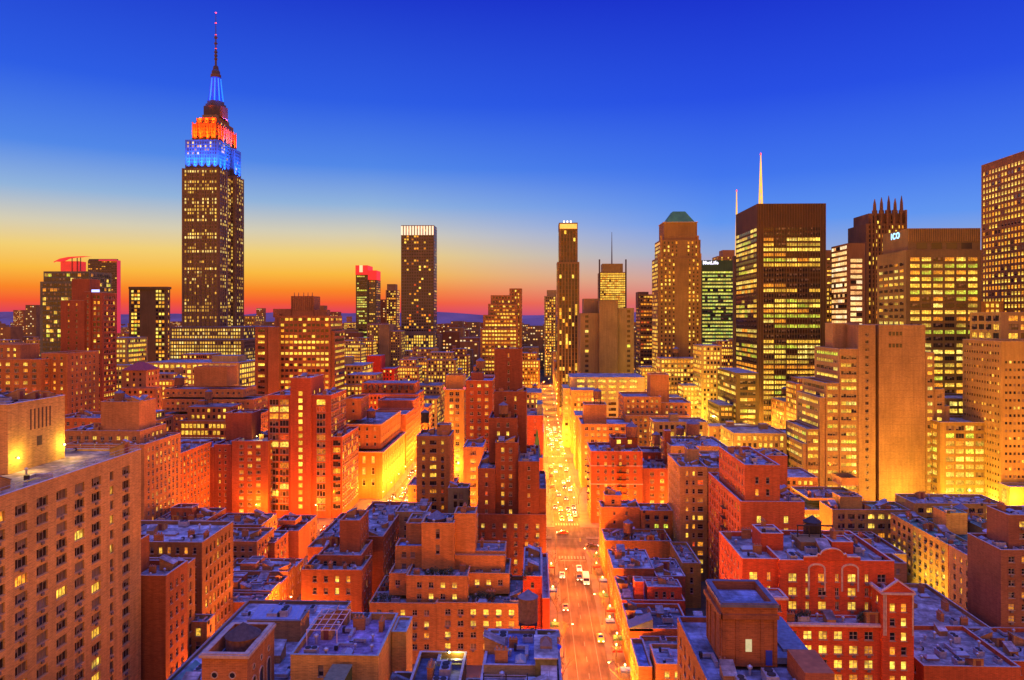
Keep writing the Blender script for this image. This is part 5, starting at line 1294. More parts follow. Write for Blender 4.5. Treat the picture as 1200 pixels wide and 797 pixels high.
cols = {'yellow taxi': (.8, .45, .02), 'white car': (.75, .75, .72), 'dark grey car': (.05, .05, .06), 'black car': (.015, .015, .018), 'red car': (.4, .02, .02), 'silver car': (.45, .46, .48)}
PR = {k: car_proto('taxi' if 'taxi' in k else 'car', k, 'taxi' if 'taxi' in k else 'car', mat_plain('paint_' + k.replace(' ', '_'), v, .3, 0, 0), taxi='taxi' in k) for k, v in cols.items()}
PV = car_proto('box_van', 'v', 'van', mat_plain('paint_van', (.72, .7, .62), .4, 0, .05), van=True)
used = set()
def car(k, x, y, rz, label, group=None):
    p = PV if k == 'van' else PR[k]
    if k in used: o = copy_tree(p)
    else: o = p; used.add(k)
    o.location = (x, y, .012); o.rotation_euler = (0, 0, rz); o['label'] = label
    if group: o['group'] = group
    elif 'group' in o: del o['group']
    return o
c = STC[9]
car('yellow taxi', 18.0, 203, 0, 'lone yellow taxi on the near right stretch of the bright street')
car('van', 17.0, 247, 0, 'pale box van with its lights on at the right of the bright street')
car('white car', 15.4, 259, 0, 'white car with bright headlights right behind the pale box van')
car('black car', 14.9, 250, 0, 'black car driving next to the pale box van')
rk = random.Random(8)
names = ['dark grey car', 'black car', 'silver car', 'white car', 'red car', 'dark grey car', 'yellow taxi']
for y in range(322, 600, 9):
    if 440 < y < 474: continue
    for lane in (-1.6, 1.6):
        if rk.random() < .36:
            k = rk.choice(names + ['yellow taxi', 'yellow taxi', 'white car'])
            car(k, c + lane + rk.uniform(-.3, .3), y + rk.uniform(-2, 2), 0, '%s with headlights in the dense oncoming traffic beyond the junction' % k, '%ss in the traffic beyond the junction' % k)
for y in range(322, 600, 7):
    if 440 < y < 474: continue
    for s in (-1, 1):
        if rk.random() < .5:
            k = rk.choice(names); car(k, c + s * 4.3, y, rk.choice((0, math.pi)), '%s parked at the kerb of the bright street past the junction' % k, '%ss parked past the junction' % k)
for y in range(126, 268, 7):
    if rk.random() < .35 and not 195 < y < 212:
        k = rk.choice(names); car(k, c - 4.3, y, rk.choice((0, math.pi)), '%s parked along the left kerb of the near street' % k, '%ss parked on the near stretch' % k)
for y in range(322, 440, 8):
    for s in (-4.2, 0, 4.2):
        if rk.random() < .6:
            k = rk.choice(names); car(k, STC[8] + s, y, 0, '%s in the glowing side street by the grand corner building' % k, '%ss in the glowing side street' % k)
for x in range(-110, 130, 11):
    for yy, rz in ((285, math.pi / 2), (290, math.pi / 2), (302, -math.pi / 2), (307, -math.pi / 2)):
        if rk.random() < .42:
            k = rk.choice(names); car(k, x, yy, rz, '%s driving on the wide crossing avenue' % k, '%ss on the crossing avenue' % k)

# ================================================================== TREES AND PLANTS
bark = mat_plain('bark', (.13, .09, .06), .9, 0, .3, 4)
def bare_tree(x, y, h, seed, label, group):
    rt = random.Random(seed)
    o = empty('street_tree', (x, y, .13), label, 'tree', group)
    t = MB(); t.tube((0, 0, 0), (.1, .05, h * .35), .17, .12, 7); t.build('trunk', bark, o)
    m = MB()
    def br(p, d, L, r, k):
        q = p + d * L; m.tube(p, q, r, r * .62, 5 if k > 1 else 3, cap=False)
        if k == 0: return
        for _ in range(3 if k > 1 else 4):
            nd = (d + Vector((rt.uniform(-.75, .75), rt.uniform(-.75, .75), rt.uniform(-.1, .5)))).normalized()
            br(q if rt.random() < .7 else p + d * L * .6, nd, L * rt.uniform(.55, .8), r * .6, k - 1)
    for i in range(3):
        a = i * 2.1 + rt.random(); br(Vector((.1, .05, h * .34)), Vector((math.cos(a) * .45, math.sin(a) * .45, .85)).normalized(), h * .24, .1, 4)
    m.build('crown', bark, o); return o
for i, (x, y) in enumerate(((6.3, 214), (6.2, 232), (6.3, 250), (20.8, 170), (20.6, 188), (20.5, 215), (6.4, 176), (6.4, 194), (20.6, 236), (20.7, 256), (6.4, 330), (20.5, 350), (6.4, 372))):
    bare_tree(x, y, 8.5 + i % 3, i, 'bare street tree on the pavement of the main street', 'bare trees along the main street')
for i, x in enumerate((-50, -38, -24, -12, 36, 48, 60, 72)):
    bare_tree(x, 296, 7, 40 + i, 'bare tree on the median of the wide crossing avenue', 'bare trees on the avenue median')
leafm = mat_plain('evergreen_leaf', (.05, .075, .03), .8, 0, .4, 3)
def bush(x, y, z, r, h, seed, label, group=None):
    rt = random.Random(seed); o = empty('terrace_shrub', (x, y, z), label, 'shrub', group)
    m = MB(); m.lathe([(r * .55, 0), (r * .62, .45)], seg=8); m.build('pot', mat_plain('planter', (.3, .14, .09), .8), o)
    t = MB(); t.tube((0, 0, .4), (0, 0, .4 + h * .6), .05, .03, 5); t.build('stem', bark, o)
    m = MB()
    for _ in range(170):
        a, e, q = rt.uniform(0, 6.28), rt.uniform(-1, 1), rt.random() ** .5
        c_ = Vector((math.cos(a) * r * q * math.sqrt(1 - e * e), math.sin(a) * r * q * math.sqrt(1 - e * e), .5 + h / 2 + e * q * h / 2))
        u = Vector((rt.uniform(-1, 1), rt.uniform(-1, 1), rt.uniform(-1, 1))).normalized(); w = u.orthogonal().normalized(); s = .16
        m.poly([tuple(c_ - u * s), tuple(c_ + w * s * .6), tuple(c_ + u * s), tuple(c_ - w * s * .6)])
    m.build('foliage', leafm, o); return o
k = 0
for (px, Y, n, lb) in ((500, 190.5, 6, 'evergreen shrub in a pot on the front terrace of the orange stepped house'), (440, 189, 4, 'shrub in the dark corner garden left of the orange stepped house'),
                       (555, 190.5, 5, 'potted shrub on the right-hand terrace of the orange stepped house'), (604, 192, 4, 'tall shrub at the right corner of the orange terrace'),
                       (760, 322, 6, 'shrub behind the fence of the maroon roof garden'), (345, 286, 5, 'dark conical shrub on the squat brick house with the red penthouse'),
                       (935, 155.4, 3, 'dark red cone shrub on the terrace of the gabled red house'), (1008, 155.4, 2, 'cone shrub further right on the terrace of the gabled red house')):
    for i in range(n):
        x = px_x(px + i * 5.5, Y); yy = Y + .8 * (i % 2); bush(x, yy, roofz(x, yy), .7 + .3 * (i % 3) / 2, 1.5 + .5 * ((i * 7) % 3), k, lb, lb.replace('shrub', 'shrubs', 1)); k += 1

# entrance canopies with lit lanterns along the near right pavement, and traffic lights at the junction
lantern = mat_plain('lantern_glass', (.8, .7, .4), .4, 0, 0, emit=(1.4, 1.0, .3), es=7)
cloth = [mat_plain('canopy_cloth_red', (.4, .03, .02), .8), mat_plain('canopy_cloth_green', (.04, .15, .05), .8), mat_plain('canopy_cloth_blue', (.05, .07, .3), .8)]
ENT = {}
def entrance(i, x, y, sgn):
    key = (i % 3, sgn)
    if key in ENT: o = copy_tree(ENT[key]); o.location = (x, y, .13)
    else:
        cn = ['red', 'green', 'blue'][i % 3]
        o = empty('entrance_canopy', (x, y, .13), '%s entrance canopy with a glowing lantern on the %s side of the near street' % (cn, 'right' if sgn < 0 else 'left'), 'canopy', '%s canopies on the %s side of the near street' % (cn, 'right' if sgn < 0 else 'left'))
        m = MB(); a, b = sorted((0, sgn * 2.6)); m.box(a, b, -1.1, 1.1, 2.9, 3.0); m.box(a, b, -1.15, -1.1, 2.5, 3.0); m.box(a, b, 1.1, 1.15, 2.5, 3.0); m.build('cloth', cloth[i % 3], o)
        for q in (-1, 1): m = MB(); m.tube((sgn * 2.5, q, 0), (sgn * 2.5, q, 2.9), .04, .04, 5); m.build('post', steel, o)
        m = MB(); m.lathe([(.08, 3.05), (.24, 3.3), (.1, 3.6)], sgn * 1.3, 1.5, 8); m.build('lantern', lantern, o)
        ld = bpy.data.lights.new('lantern_light', 'POINT'); ld.energy = 1500; ld.color = (1, .42, .04); ld.shadow_soft_size = .2
        lo = bpy.data.objects.new('light', ld); COL.objects.link(lo); lo.parent = o; lo.location = (sgn * 1.6, 1.5, 3.9)
        ENT[key] = o
for i, y in enumerate((129, 139, 152, 163, 171, 180, 191, 198, 209, 217, 228, 241, 255, 266)): entrance(i, 23.5 if i % 2 else 22.6, y, -1)
for i, y in enumerate((140, 160, 178, 206, 232, 254)): entrance(i + 1, 4.1, y, 1)
def traffic_light(x, y, rz, label):
    o = empty('traffic_light', (x, y, .13), label, 'traffic light', 'traffic lights at the junction', rz)
    m = MB(); m.tube((0, 0, 0), (0, 0, 5.6), .1, .08, 7); m.tube((0, 0, 5.4), (3.4, 0, 5.9), .06, .05, 6); m.build('pole', steel, o)
    m = MB(); m.box(3.2, 3.6, -.18, .18, 4.9, 6.1); m.build('housing', mat_plain('signal_yellow', (.5, .32, .03), .5), o)
    for k, (nm, cc, em) in enumerate((('red_lens', (.2, .01, .01), None), ('amber_lens', (.2, .1, .01), None), ('green_lens', (.02, .4, .2), (.1, 1, .5)))):
        m = MB(); m.lathe([(.0, 0), (.13, .02), (.13, .06)], seg=10); m.v = [(3.4 + a, -.2 - c_, 5.85 - .35 * k + b) for a, b, c_ in m.v]; m.build(nm, mat_plain('signal_' + nm, cc, .4, 0, 0, emit=em, es=6), o)
for (x, y, rz) in ((20.2, 276, math.pi), (6.6, 314.5, 0), (20.2, 443, math.pi), (6.6, 471, 0)): traffic_light(x, y, rz, 'traffic light with an arm over the bright street at its crossing with an avenue')

# ================================================================== LANDMARK DETAILS
def part(mb, name, mat, B):
    mb.shift(*(-B['off'])); return mb.build(name, mat, B['root'])
lime = mat_wall(LIME, 'stone')
# spire of the floodlit skyscraper
zt = ez(129.5); cx, cyy = EC
def zz(py): return py_z(249, py, cyy)
m = MB(); m.lathe([(13.5, zt - 1), (13.5, zz(127)), (11.5, zz(127)), (11.5, zz(124)), (9.6, zz(124)), (9.4, zz(120))], cx, cyy, 8); part(m, 'spire_base', mat_wall((.07, .06, .09), 'stone'), ESB)
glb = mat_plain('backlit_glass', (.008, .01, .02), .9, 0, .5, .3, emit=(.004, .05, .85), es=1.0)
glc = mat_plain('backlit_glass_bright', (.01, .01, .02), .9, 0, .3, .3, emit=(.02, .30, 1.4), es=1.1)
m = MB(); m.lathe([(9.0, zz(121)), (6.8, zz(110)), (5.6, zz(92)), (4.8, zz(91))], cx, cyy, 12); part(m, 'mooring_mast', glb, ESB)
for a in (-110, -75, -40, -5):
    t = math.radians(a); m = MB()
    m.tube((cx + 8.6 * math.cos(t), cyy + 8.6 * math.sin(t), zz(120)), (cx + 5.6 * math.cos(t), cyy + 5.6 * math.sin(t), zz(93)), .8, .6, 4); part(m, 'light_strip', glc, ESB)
dk = mat_plain('mast_metal', (.06, .055, .09), .5, .4, .2)
m = MB(); m.lathe([(5.6, zz(91.5)), (5.6, zz(88)), (4.6, zz(88)), (4.4, zz(84)), (3.2, zz(82)), (2.6, zz(78)), (1.4, zz(77))], cx, cyy, 12); part(m, 'dome', dk, ESB)
m = MB(); m.tube((cx, cyy, zz(78)), (cx, cyy, zz(58)), 1.2, 1.1, 8); m.tube((cx, cyy, zz(58)), (cx, cyy, zz(40)), .8, .7, 8); m.tube((cx, cyy, zz(40)), (cx, cyy, zz(15)), .5, .3, 6)
for py in (70, 66, 62, 52, 45): m.lathe([(1.9, zz(py)), (1.9, zz(py - 1.6))], cx, cyy, 8)
part(m, 'antenna', dk, ESB)
redl = mat_plain('beacon_red', (.5, .02, .02), .4, 0, 0, emit=(1, .06, .04), es=3)
for py in (57, 41, 27, 15): m = MB(); m.lathe([(.2, zz(py) - .7), (1.1, zz(py)), (.2, zz(py) + .7)], cx, cyy, 8); part(m, 'beacon', redl, ESB)
# floodlights on the setbacks
def flood(x, y, z, col, pw, size=1.0):
    ld = LDS.get(('f', col, pw))
    if ld is None:
        ld = bpy.data.lights.new('floodlight', 'POINT'); ld.energy = pw * FLOOD_POWER; ld.color = col; ld.shadow_soft_size = size; LDS[('f', col, pw)] = ld
    o = bpy.data.objects.new('floodlight', ld); COL.objects.link(o); o.location = (x, y, z)
BL, ORF = (.0, .12, 1.0), (1.0, .06, .002)
def spot(x, y, z, tx, ty, tz, col, pw, ang=75):
    key = ('s', col, pw, ang); ld = LDS.get(key)
    if ld is None:
        ld = bpy.data.lights.new('floodlight', 'SPOT'); ld.energy = pw; ld.color = col; ld.shadow_soft_size = .8; ld.spot_size = math.radians(ang); ld.spot_blend = .9; LDS[key] = ld
    o = bpy.data.objects.new('floodlight', ld); COL.objects.link(o); o.location = (x, y, z)
    o.rotation_euler = (Vector((tx, ty, tz)) - Vector((x, y, z))).to_track_quat('-Z', 'Y').to_euler()
def wash(xa, xb, ya, yb, face, z0, z1, col, pw, n, off):
    for i in range(n):
        t = (i + .5) / n
        if face == 'F': x, y = xa + (xb - xa) * t, ya; spot(x, y - off, z0, x, y, z0 + (z1 - z0) * .45, col, pw); spot(x, y - off, z0 + 1, x, y, z1, col, pw * 2.2, 50)
        else: x, y = xa, ya + (yb - ya) * t; spot(x + off, y, z0, x, y, z0 + (z1 - z0) * .45, col, pw); spot(x + off, y, z0 + 1, x, y, z1, col, pw * 2.2, 50)
x0, x1 = ex(216), ex(255)
wash(x0, x1, EY + 2, 0, 'F', ez(197), ez(163), BL, 230000, 5, 3.0)
wash(x1, 0, EY + 2, EY + 63, 'R', ez(199), ez(163), BL, 250000, 6, 4.0)
wash(ex(222), ex(251), EY + 6, 0, 'F', ez(162.5), ez(141), ORF, 130000, 4, 3.6)
wash(ex(251), 0, EY + 6, EY + 58, 'R', ez(162.5), ez(141), ORF, 130000, 5, 3.6)
wash(ex(225), ex(249), EY + 10, 0, 'F', ez(142.5), ez(133), ORF, 60000, 3, 3.0)
for (dx, dy) in ((-11, -11), (11, -11), (12, 6)): flood(cx + dx, cyy + dy, zz(119), (.0, .1, 1.0), 22000)
# fins of the crown
m = MB()
for i in range(7):
    xx = ex(223) + i * (ex(250) - ex(223)) / 6; m.box(xx - .6, xx + .6, EY + 5.2, EY + 5.99, ez(163), ez(141))
for i in range(8):
    yy = EY + 8 + i * 6.8; m.box(ex(251) + .01, ex(251) + .8, yy - .6, yy + .6, ez(163), ez(141))
part(m, 'fin', mat_wall(CRO_LIT, 'stone'), ESB)
m = MB()
for i in range(9):
    xx = ex(213) + 1.5 + i * (ex(257) - ex(213) - 3) / 8; m.box(xx - .45, xx + .45, EY - .5, EY - .003, 20, ez(197))
for i in range(14):
    yy = EY + 1.5 + i * 4.85
    if 20 < yy - EY < 44: continue
    m.box(ex(257) + .003, ex(257) + .5, yy - .45, yy + .45, 20, ez(197))
part(m, 'pier', lime, ESB)

# pyramid roof on the green roofed tower, corner masts etc.
cop = mat_plain('copper_green', (.05, .24, .06), .6, 0, .25, .2)
def hip(x0, x1, y0, y1, z0, z1, k=.35):
    m = MB(); xm0, xm1 = x0 + (x1 - x0) * k, x1 - (x1 - x0) * k; ym0, ym1 = y0 + (y1 - y0) * k, y1 - (y1 - y0) * k
    A = [(x0, y0, z0), (x1, y0, z0), (x1, y1, z0), (x0, y1, z0)]; Bq = [(xm0, ym0, z1), (xm1, ym0, z1), (xm1, ym1, z1), (xm0, ym1, z1)]
    for i in range(4): m.quad(A[i], A[(i + 1) % 4], Bq[(i + 1) % 4], Bq[i])
    m.quad(*Bq); return m
Y = 630; part(hip(px_x(781, Y), px_x(814, Y), Y, Y + 24, py_z(797, 260, Y) + .01, py_z(797, 246.5, Y), .28), 'pyramid_roof', cop, GRT)
m = MB()
for (a, b) in ((771, 781), (775, 280), (818, 281), (821, 301)):
    pass
for px in (772, 775, 818, 821):
    m.box(px_x(px, 627) - .8, px_x(px, 627) + .8, 627.3, 629, py_z(px, 302, 627), py_z(px, 276 if px in (775, 818) else 297, 627))
part(m, 'pinnacle', mat_wall((.42, .25, .13), 'stone'), GRT)
def find(label_part):
    for B in BUILDINGS:
        if label_part in B['root']['label']: return B
PY = find('low pyramid roof'); Y = 440
part(hip(px_x(142, Y), px_x(172, Y), Y - .5, Y + 16.5, py_z(157, 434, Y) + .02, py_z(157, 425, Y), .42), 'pyramid_roof', mat_plain('red_tiles', (.35, .07, .06), .7), PY)
# gothic pinnacles
m_st = mat_wall((.24, .14, .09), 'stone')
for (px, top) in ((1026, 233), (1034, 231), (1042.5, 229), (1050, 232), (1057.5, 229)):
    Y = 592 + (px % 2) * 8; m = MB(); x = px_x(px, Y); zb, zt2 = py_z(px, 251, Y), py_z(px, top, Y)
    m.lathe([(2.3, zb - 12), (2.2, zb + 3), (1.5, zb + 3.4), (1.2, (zb + zt2) / 2 + 2), (.25, zt2)], x, Y + 1.5, 6); part(m, 'pinnacle', m_st, GOT)
for px in (1020, 1024, 1031, 1038, 1046, 1054, 1060):
    m = MB(); x = px_x(px, 592); m.box(x - .7, x + .7, 589.2, 591.99 if px < 1061 else 592, 60, py_z(px, 246 + 10 * (px < 1025), 590)); part(m, 'buttress', m_st, GOT)
# gold tower mast and corner posts
MT = find('four corner posts'); Y = 1400
m = MB(); x = px_x(717, Y + 25); m.tube((x, Y + 25, py_z(717, 309, Y + 25)), (x, Y + 25, py_z(717, 272, Y + 25)), 1.3, .4, 6); part(m, 'mast', dk, MT)
for px in (702.5, 733.5):
    m = MB(); x = px_x(px, Y); m.box(x - 1.3, x + 1.3, Y - 1, Y + 2, 100, py_z(px, 304, Y)); part(m, 'corner_post', dk, MT)
# lit lattice masts
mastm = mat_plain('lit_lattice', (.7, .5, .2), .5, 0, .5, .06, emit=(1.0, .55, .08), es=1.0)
def lattice(px, Y, pt, pb, w, label, name='lattice_mast'):
    x = px_x(px, Y); z0, z1 = 0.0, py_z(px, pt, Y); zb = py_z(px, pb, Y)
    o = empty(name, (x, Y, 0), label, 'mast')
    bs = MB(); bs.box(-w * 2.2, w * 2.2, -w, w * 3, 0, zb); bs.build('base_building', mat_wall((.2, .14, .1), 'stone'), o)
    m = MB(); n = 9
    for i in range(4):
        a = math.pi / 4 + i * math.pi / 2
        m.tube((w * math.cos(a), w * math.sin(a), zb), (0.15 * math.cos(a), .15 * math.sin(a), z1), w * .32, .3, 4)
    for k in range(n):
        r0 = w * (1 - k / n); r1 = w * (1 - (k + 1) / n); za, zc = zb + (z1 - zb) * k / n, zb + (z1 - zb) * (k + 1) / n
        for i in range(4):
            a = math.pi / 4 + i * math.pi / 2; b = a + math.pi / 2
            m.tube((r0 * math.cos(a), r0 * math.sin(a), za), (r1 * math.cos(b), r1 * math.sin(b), zc), w * .16, w * .12, 3)
    m.build('lattice', mastm, o)
    b = MB(); b.lathe([(.3, z1 - 1), (w * .4, z1), (.3, z1 + 1.5)], 0, 0, 8); b.build('beacon', redl, o)
lattice(891.5, 660, 181, 250, 1.9, 'yellow-lit tapering lattice mast rising behind the black glass tower')
lattice(863.2, 720, 224, 300, 1.3, 'thinner lit lattice mast just left of the black glass tower')
whb0 = mat_plain('lamp_white', (.7, .7, .7), .5, 0, 0, emit=(1.3, 1.2, 1.0), es=1.6)
# red canopy on the blue-grey glass tower
GT = find('red glowing curved canopy'); Y = 575
m = MB(); pts = [(63, 306.5), (70, 303), (80, 301), (90, 300.5), (98, 300.2)]
for (a, b) in zip(pts[:-1], pts[1:]):
    m.quad((px_x(a[0], Y), Y, py_z(a[0], a[1], Y)), (px_x(b[0], Y), Y, py_z(b[0], b[1], Y)), (px_x(b[0], Y), Y + 12, py_z(b[0], b[1], Y) + .5), (px_x(a[0], Y), Y + 12, py_z(a[0], a[1], Y) + .5))
    m.quad((px_x(a[0], Y), Y, py_z(a[0], a[1], Y) - 1.0), (px_x(b[0], Y), Y, py_z(b[0], b[1], Y) - 1.0), (px_x(b[0], Y), Y, py_z(b[0], b[1], Y)), (px_x(a[0], Y), Y, py_z(a[0], a[1], Y)))
part(m, 'canopy', mat_plain('red_canopy', (.6, .05, .04), .5, 0, 0, emit=(1, .04, .04), es=.8), GT)
m = MB(); m.box(px_x(70, Y), px_x(91, Y), Y + 1, Y + 11, py_z(80, 319, Y), py_z(80, 306, Y)); part(m, 'penthouse', mat_plain('red_lit_band', (.6, .05, .04), .5, 0, .3, .2, emit=(1, .05, .04), es=.45), GT)
for px in (84, 90, 94): m = MB(); m.tube((px_x(px, Y), Y + .5, py_z(px, 320, Y)), (px_x(px, Y), Y + .5, py_z(px, 301.5, Y)), .35, .35, 5); part(m, 'post', dk, GT)
# red crown boxes on the narrow green tower, and red edge light of the dark glass tower
V2 = find('glowing red crown')
m = MB(); m.box(px_x(417, 1300) - .5, px_x(431, 1300), 1299, 1340, py_z(424, 322, 1300), py_z(424, 311, 1300)); m.box(px_x(431.1, 1302), px_x(441, 1302) + .5, 1301, 1336, py_z(436, 328, 1302), py_z(436, 317, 1302))
part(m, 'crown', mat_plain('red_crown', (.5, .03, .03), .5, 0, 0, emit=(1, .03, .03), es=.85), V2)
m = MB(); m.box(px_x(421.5, 1299), px_x(425, 1299), 1297, 1298.9, py_z(423, 319, 1299), py_z(423, 311, 1299)); part(m, 'lit_panel', LIT[2], V2)
DG = find('red-edged flat top')
edge = mat_plain('edge_red', (.5, .03, .08), .5, 0, 0, emit=(.75, .04, .08), es=.7)
m = MB(); m.box(px_x(137.5, 1100) + .01, px_x(137.5, 1100) + .6, 1099, 1108, 60, py_z(137, 305, 1100)); part(m, 'edge_light', edge, DG)
m = MB(); m.box(px_x(116, 1100), px_x(137, 1100), 1099, 1099.8, py_z(120, 305.8, 1100), py_z(120, 304.2, 1100)); part(m, 'edge_light', edge, DG)
# white rim and grid on the violet slab
SL = find('violet-grey skyscraper slab')
m = MB()
for i in range(12):
    x = px_x(470, 999) + 1.2 + i * (px_x(508, 999) - px_x(470, 999) - 2.4) / 11; m.box(x - 1.2, x + 1.2, 998.9, 999.6, py_z(489, 275.5, 1000), py_z(489, 265, 1000))
part(m, 'crown_lights', mat_plain('crown_white', (.7, .6, .5), .5, 0, 0, emit=(1.1, .85, .55), es=1.0), SL)
ST_ = find('very slender dark tower'); Y = 652
m = MB(); m.box(px_x(656, Y), px_x(676, Y), Y - .5, Y - .003, py_z(666, 268, Y), py_z(666, 262.5, Y)); part(m, 'crown_light', mat_plain('crown_gold', (.6, .4, .15), .5, 0, .5, .4, emit=(1.1, .6, .1), es=.9), ST_)
m = MB()
for i in range(3): m.box(px_x(661 + i * 4, Y) - .6, px_x(661 + i * 4, Y) + .6, Y + 1, Y + 2, py_z(666, 261, Y), py_z(666, 258.5, Y))
part(m, 'roof_lamp', whb0, ST_)
# ribs on blank tops
m = MB(); Y = 582
for i in range(27):
    x = px_x(888, Y) + .3 + i * (px_x(968, Y) - px_x(888, Y) - .6) / 26; m.box(x - .16, x + .16, Y - .35, Y - .003, 4, py_z(928, 238.5, Y))
part(m, 'mullion', mat_plain('bronze', (.15, .09, .06), .45, .4, .2), find('black-brown glass'))
m = MB(); Y = 433
for i in range(34):
    x = px_x(1064, Y) + .4 + i * (px_x(1149, Y) - px_x(1064, Y) - .8) / 33; m.box(x - .22, x + .22, Y - .4, Y - .003, py_z(1106, 283, Y) , py_z(1106, 267.5, Y))
part(m, 'rib', mat_wall((.45, .33, .17), 'stone'), ICO)
# wire ribs on the box of the brown office tower
BO = find('ribbed box on top'); m = MB(); Y = 490
for i in range(11):
    x = px_x(341, Y) + .5 + i * (px_x(368, Y) - px_x(341, Y) - 1) / 10; m.box(x - .25, x + .25, Y - .5, Y - .003, py_z(354, 364, Y), py_z(354, 347, Y))
part(m, 'rib', mat_wall((.28, .15, .1)), BO)
for px in (345, 350, 356, 361, 366): m = MB(); m.tube((px_x(px, Y + 5), Y + 5, py_z(px, 347, Y)), (px_x(px, Y + 5), Y + 5, py_z(px, 342.5, Y)), .3, .15, 5); part(m, 'antenna', dk, BO)
# signs (lettering that gives off light)
def text(s, size, loc, rot, mat, parent, off, name='sign_lettering', ext=.1):
    cu = bpy.data.curves.new(name, 'FONT'); cu.body = s; cu.size = size; cu.extrude = ext; cu.space_character = 1.25 if len(s) < 4 else 1.08; cu.align_x = 'CENTER'; cu.align_y = 'CENTER'
    try: cu.offset = size * .02
    except Exception: pass
    cu.materials.append(mat)
    tmp = bpy.data.objects.new(name, cu); COL.objects.link(tmp); bpy.context.view_layer.update()
    me = bpy.data.meshes.new_from_object(tmp.evaluated_get(bpy.context.evaluated_depsgraph_get())); bpy.data.objects.remove(tmp)
    me.materials.clear(); me.materials.append(mat)
    o = bpy.data.objects.new(name, me); COL.objects.link(o); o.parent = parent; o.location = Vector(loc) - off; o.rotation_euler = rot
    return o
icob = mat_plain('sign_cyan', (.3, .6, .7), .4, 0, 0, emit=(.35, .95, 1.5), es=1.6)
whb = mat_plain('sign_white', (.7, .7, .8), .4, 0, 0, emit=(1.2, 1.2, 1.6), es=1.5)
xi = px_x(1064, 433)
text('ICO', 5.2, (xi - .3, 447.5, py_z(1050, 277, 447)), (math.pi / 2, 0, -math.pi / 2), icob, ICO['root'], ICO['off'])
GG = find('glowing yellow-green')
text('MetLife', 5.8, (px_x(833, 899), 900.2, py_z(833, 308, 900)), (math.pi / 2, 0, 0), whb, GG['root'], GG['off'])
BS_ = find('tall dark red brick slab')
m = MB(); Y = 401
m.box(px_x(107, Y), px_x(116, Y), Y + .2, Y + .6, py_z(111, 342.3, Y), py_z(111, 339.4, Y)); part(m, 'sign_panel', mat_plain('sign_blue', (.3, .4, .7), .4, 0, 0, emit=(.5, .7, 1.6), es=1.3), BS_)

# roof terrace of the huge slab: railing, lamps, lean-to
m = MB(); zr = 63.2
zr = 62.8
for y in range(93, 148, 3): m.tube((-81.7, y, zr), (-81.7, y, zr + 1.1), .04, .04, 5)
for x in range(-115, -82, 3): m.tube((x, 146.7, zr), (x, 146.7, zr + 1.1), .04, .04, 5)
for dz in (.55, 1.1): m.tube((-81.7, 92.5, zr + dz), (-81.7, 146.7, zr + dz), .045, .045, 5); m.tube((-115.5, 146.7, zr + dz), (-81.7, 146.7, zr + dz), .045, .045, 5)
part(m, 'railing', mat_plain('rail_paint', (.4, .45, .5), .4, .5, .1), LEFT_APT)
m = MB()
for i in range(6): y = 129.6 + i * 1.05; m.box(-92.5, -92.395, y, y + .42, 69.4, 73.2)
m.box(-92.5, -92.39, 131.4, 132.8, 66.2, 68.0)
part(m, 'louvre', mat_plain('louvre_dark', (.09, .045, .03), .8), LEFT_APT)
lampy = mat_plain('yellow_lamp', (.9, .8, .3), .4, 0, 0, emit=(1.5, 1.2, .3), es=12)
def wall_lamp(x, y, z, pw, label, col=(1.0, .66, .10)):
    o = empty('wall_lamp', (x, y, z), label, 'wall lamp')
    m = MB(); m.box(-.2, -.02, -.18, .18, -.1, .25); m.build('housing', steel, o)
    m = MB(); m.lathe([(.05, -.16), (.2, 0), (.05, .16)], .2, 0, 10); m.build('bulb', lampy, o)
    ld = bpy.data.lights.new('lamp', 'POINT'); ld.energy = pw * .17; ld.color = col; ld.shadow_soft_size = .2
    lo = bpy.data.objects.new('light', ld); COL.objects.link(lo); lo.parent = o; lo.location = (1.5, 0, .2)
wall_lamp(-92.15, 138.6, 65.2, 5200, 'bright yellow lamp at the far corner of the roof penthouse on the huge tan slab')
wall_lamp(-92.15, 126.0, 65.0, 5200, 'bright yellow lamp near the left picture edge on the penthouse of the huge tan slab')
wall_lamp(-14.6, 120.2, 34.3, 2600, 'very bright yellow lamp on the dark roof at the bottom centre', (1, .75, .12))
wall_lamp(px_x(322, 327) - 8, 325.6, 36, 2500, 'small yellow lamp at the foot of the roof tower of the dark red apartment house')
# yellow floodlights against the yellow side of the apartment house at the right
for y in (230, 240, 252, 262): flood(px_x(1111, 226) - 7, y, 6, (1, .68, .08), 16000, .4)
for (px, Y, z) in ((1098, 345, 4), (1128, 345, 5), (1158, 345, 6), (1180, 326, 8), (1060, 352, 5), (1195, 327, 10)): flood(px_x(px, Y), Y, z, (1, .66, .06), 22000, .5)
for i in range(6): flood(px_x(846 + i * 9, 452), 462, 22 + 3 * i, (1, .62, .08), 38000, .5)
for i in range(5): flood(px_x(776 + i * 13, 545), 548, 16, (1, .62, .08), 60000, .5)
for i in range(4): flood(px_x(474 + i * 11, 985), 980, 30, (1, .62, .12), 25000, .8)
# warm light thrown up against the grand corner building
for y in (352, 350): flood(-84, y, 7, (1, .34, .02), 13000, .4); flood(-92, y, 7, (1, .34, .02), 13000, .4)
for y in (362, 378, 396, 414): flood(-72.5, y, 7, (1, .36, .02), 12000, .4)
flood(-43, 388, 9, (1, .5, .06), 60000, .5); flood(-52, 392, 12, (1, .5, .06), 60000, .5)

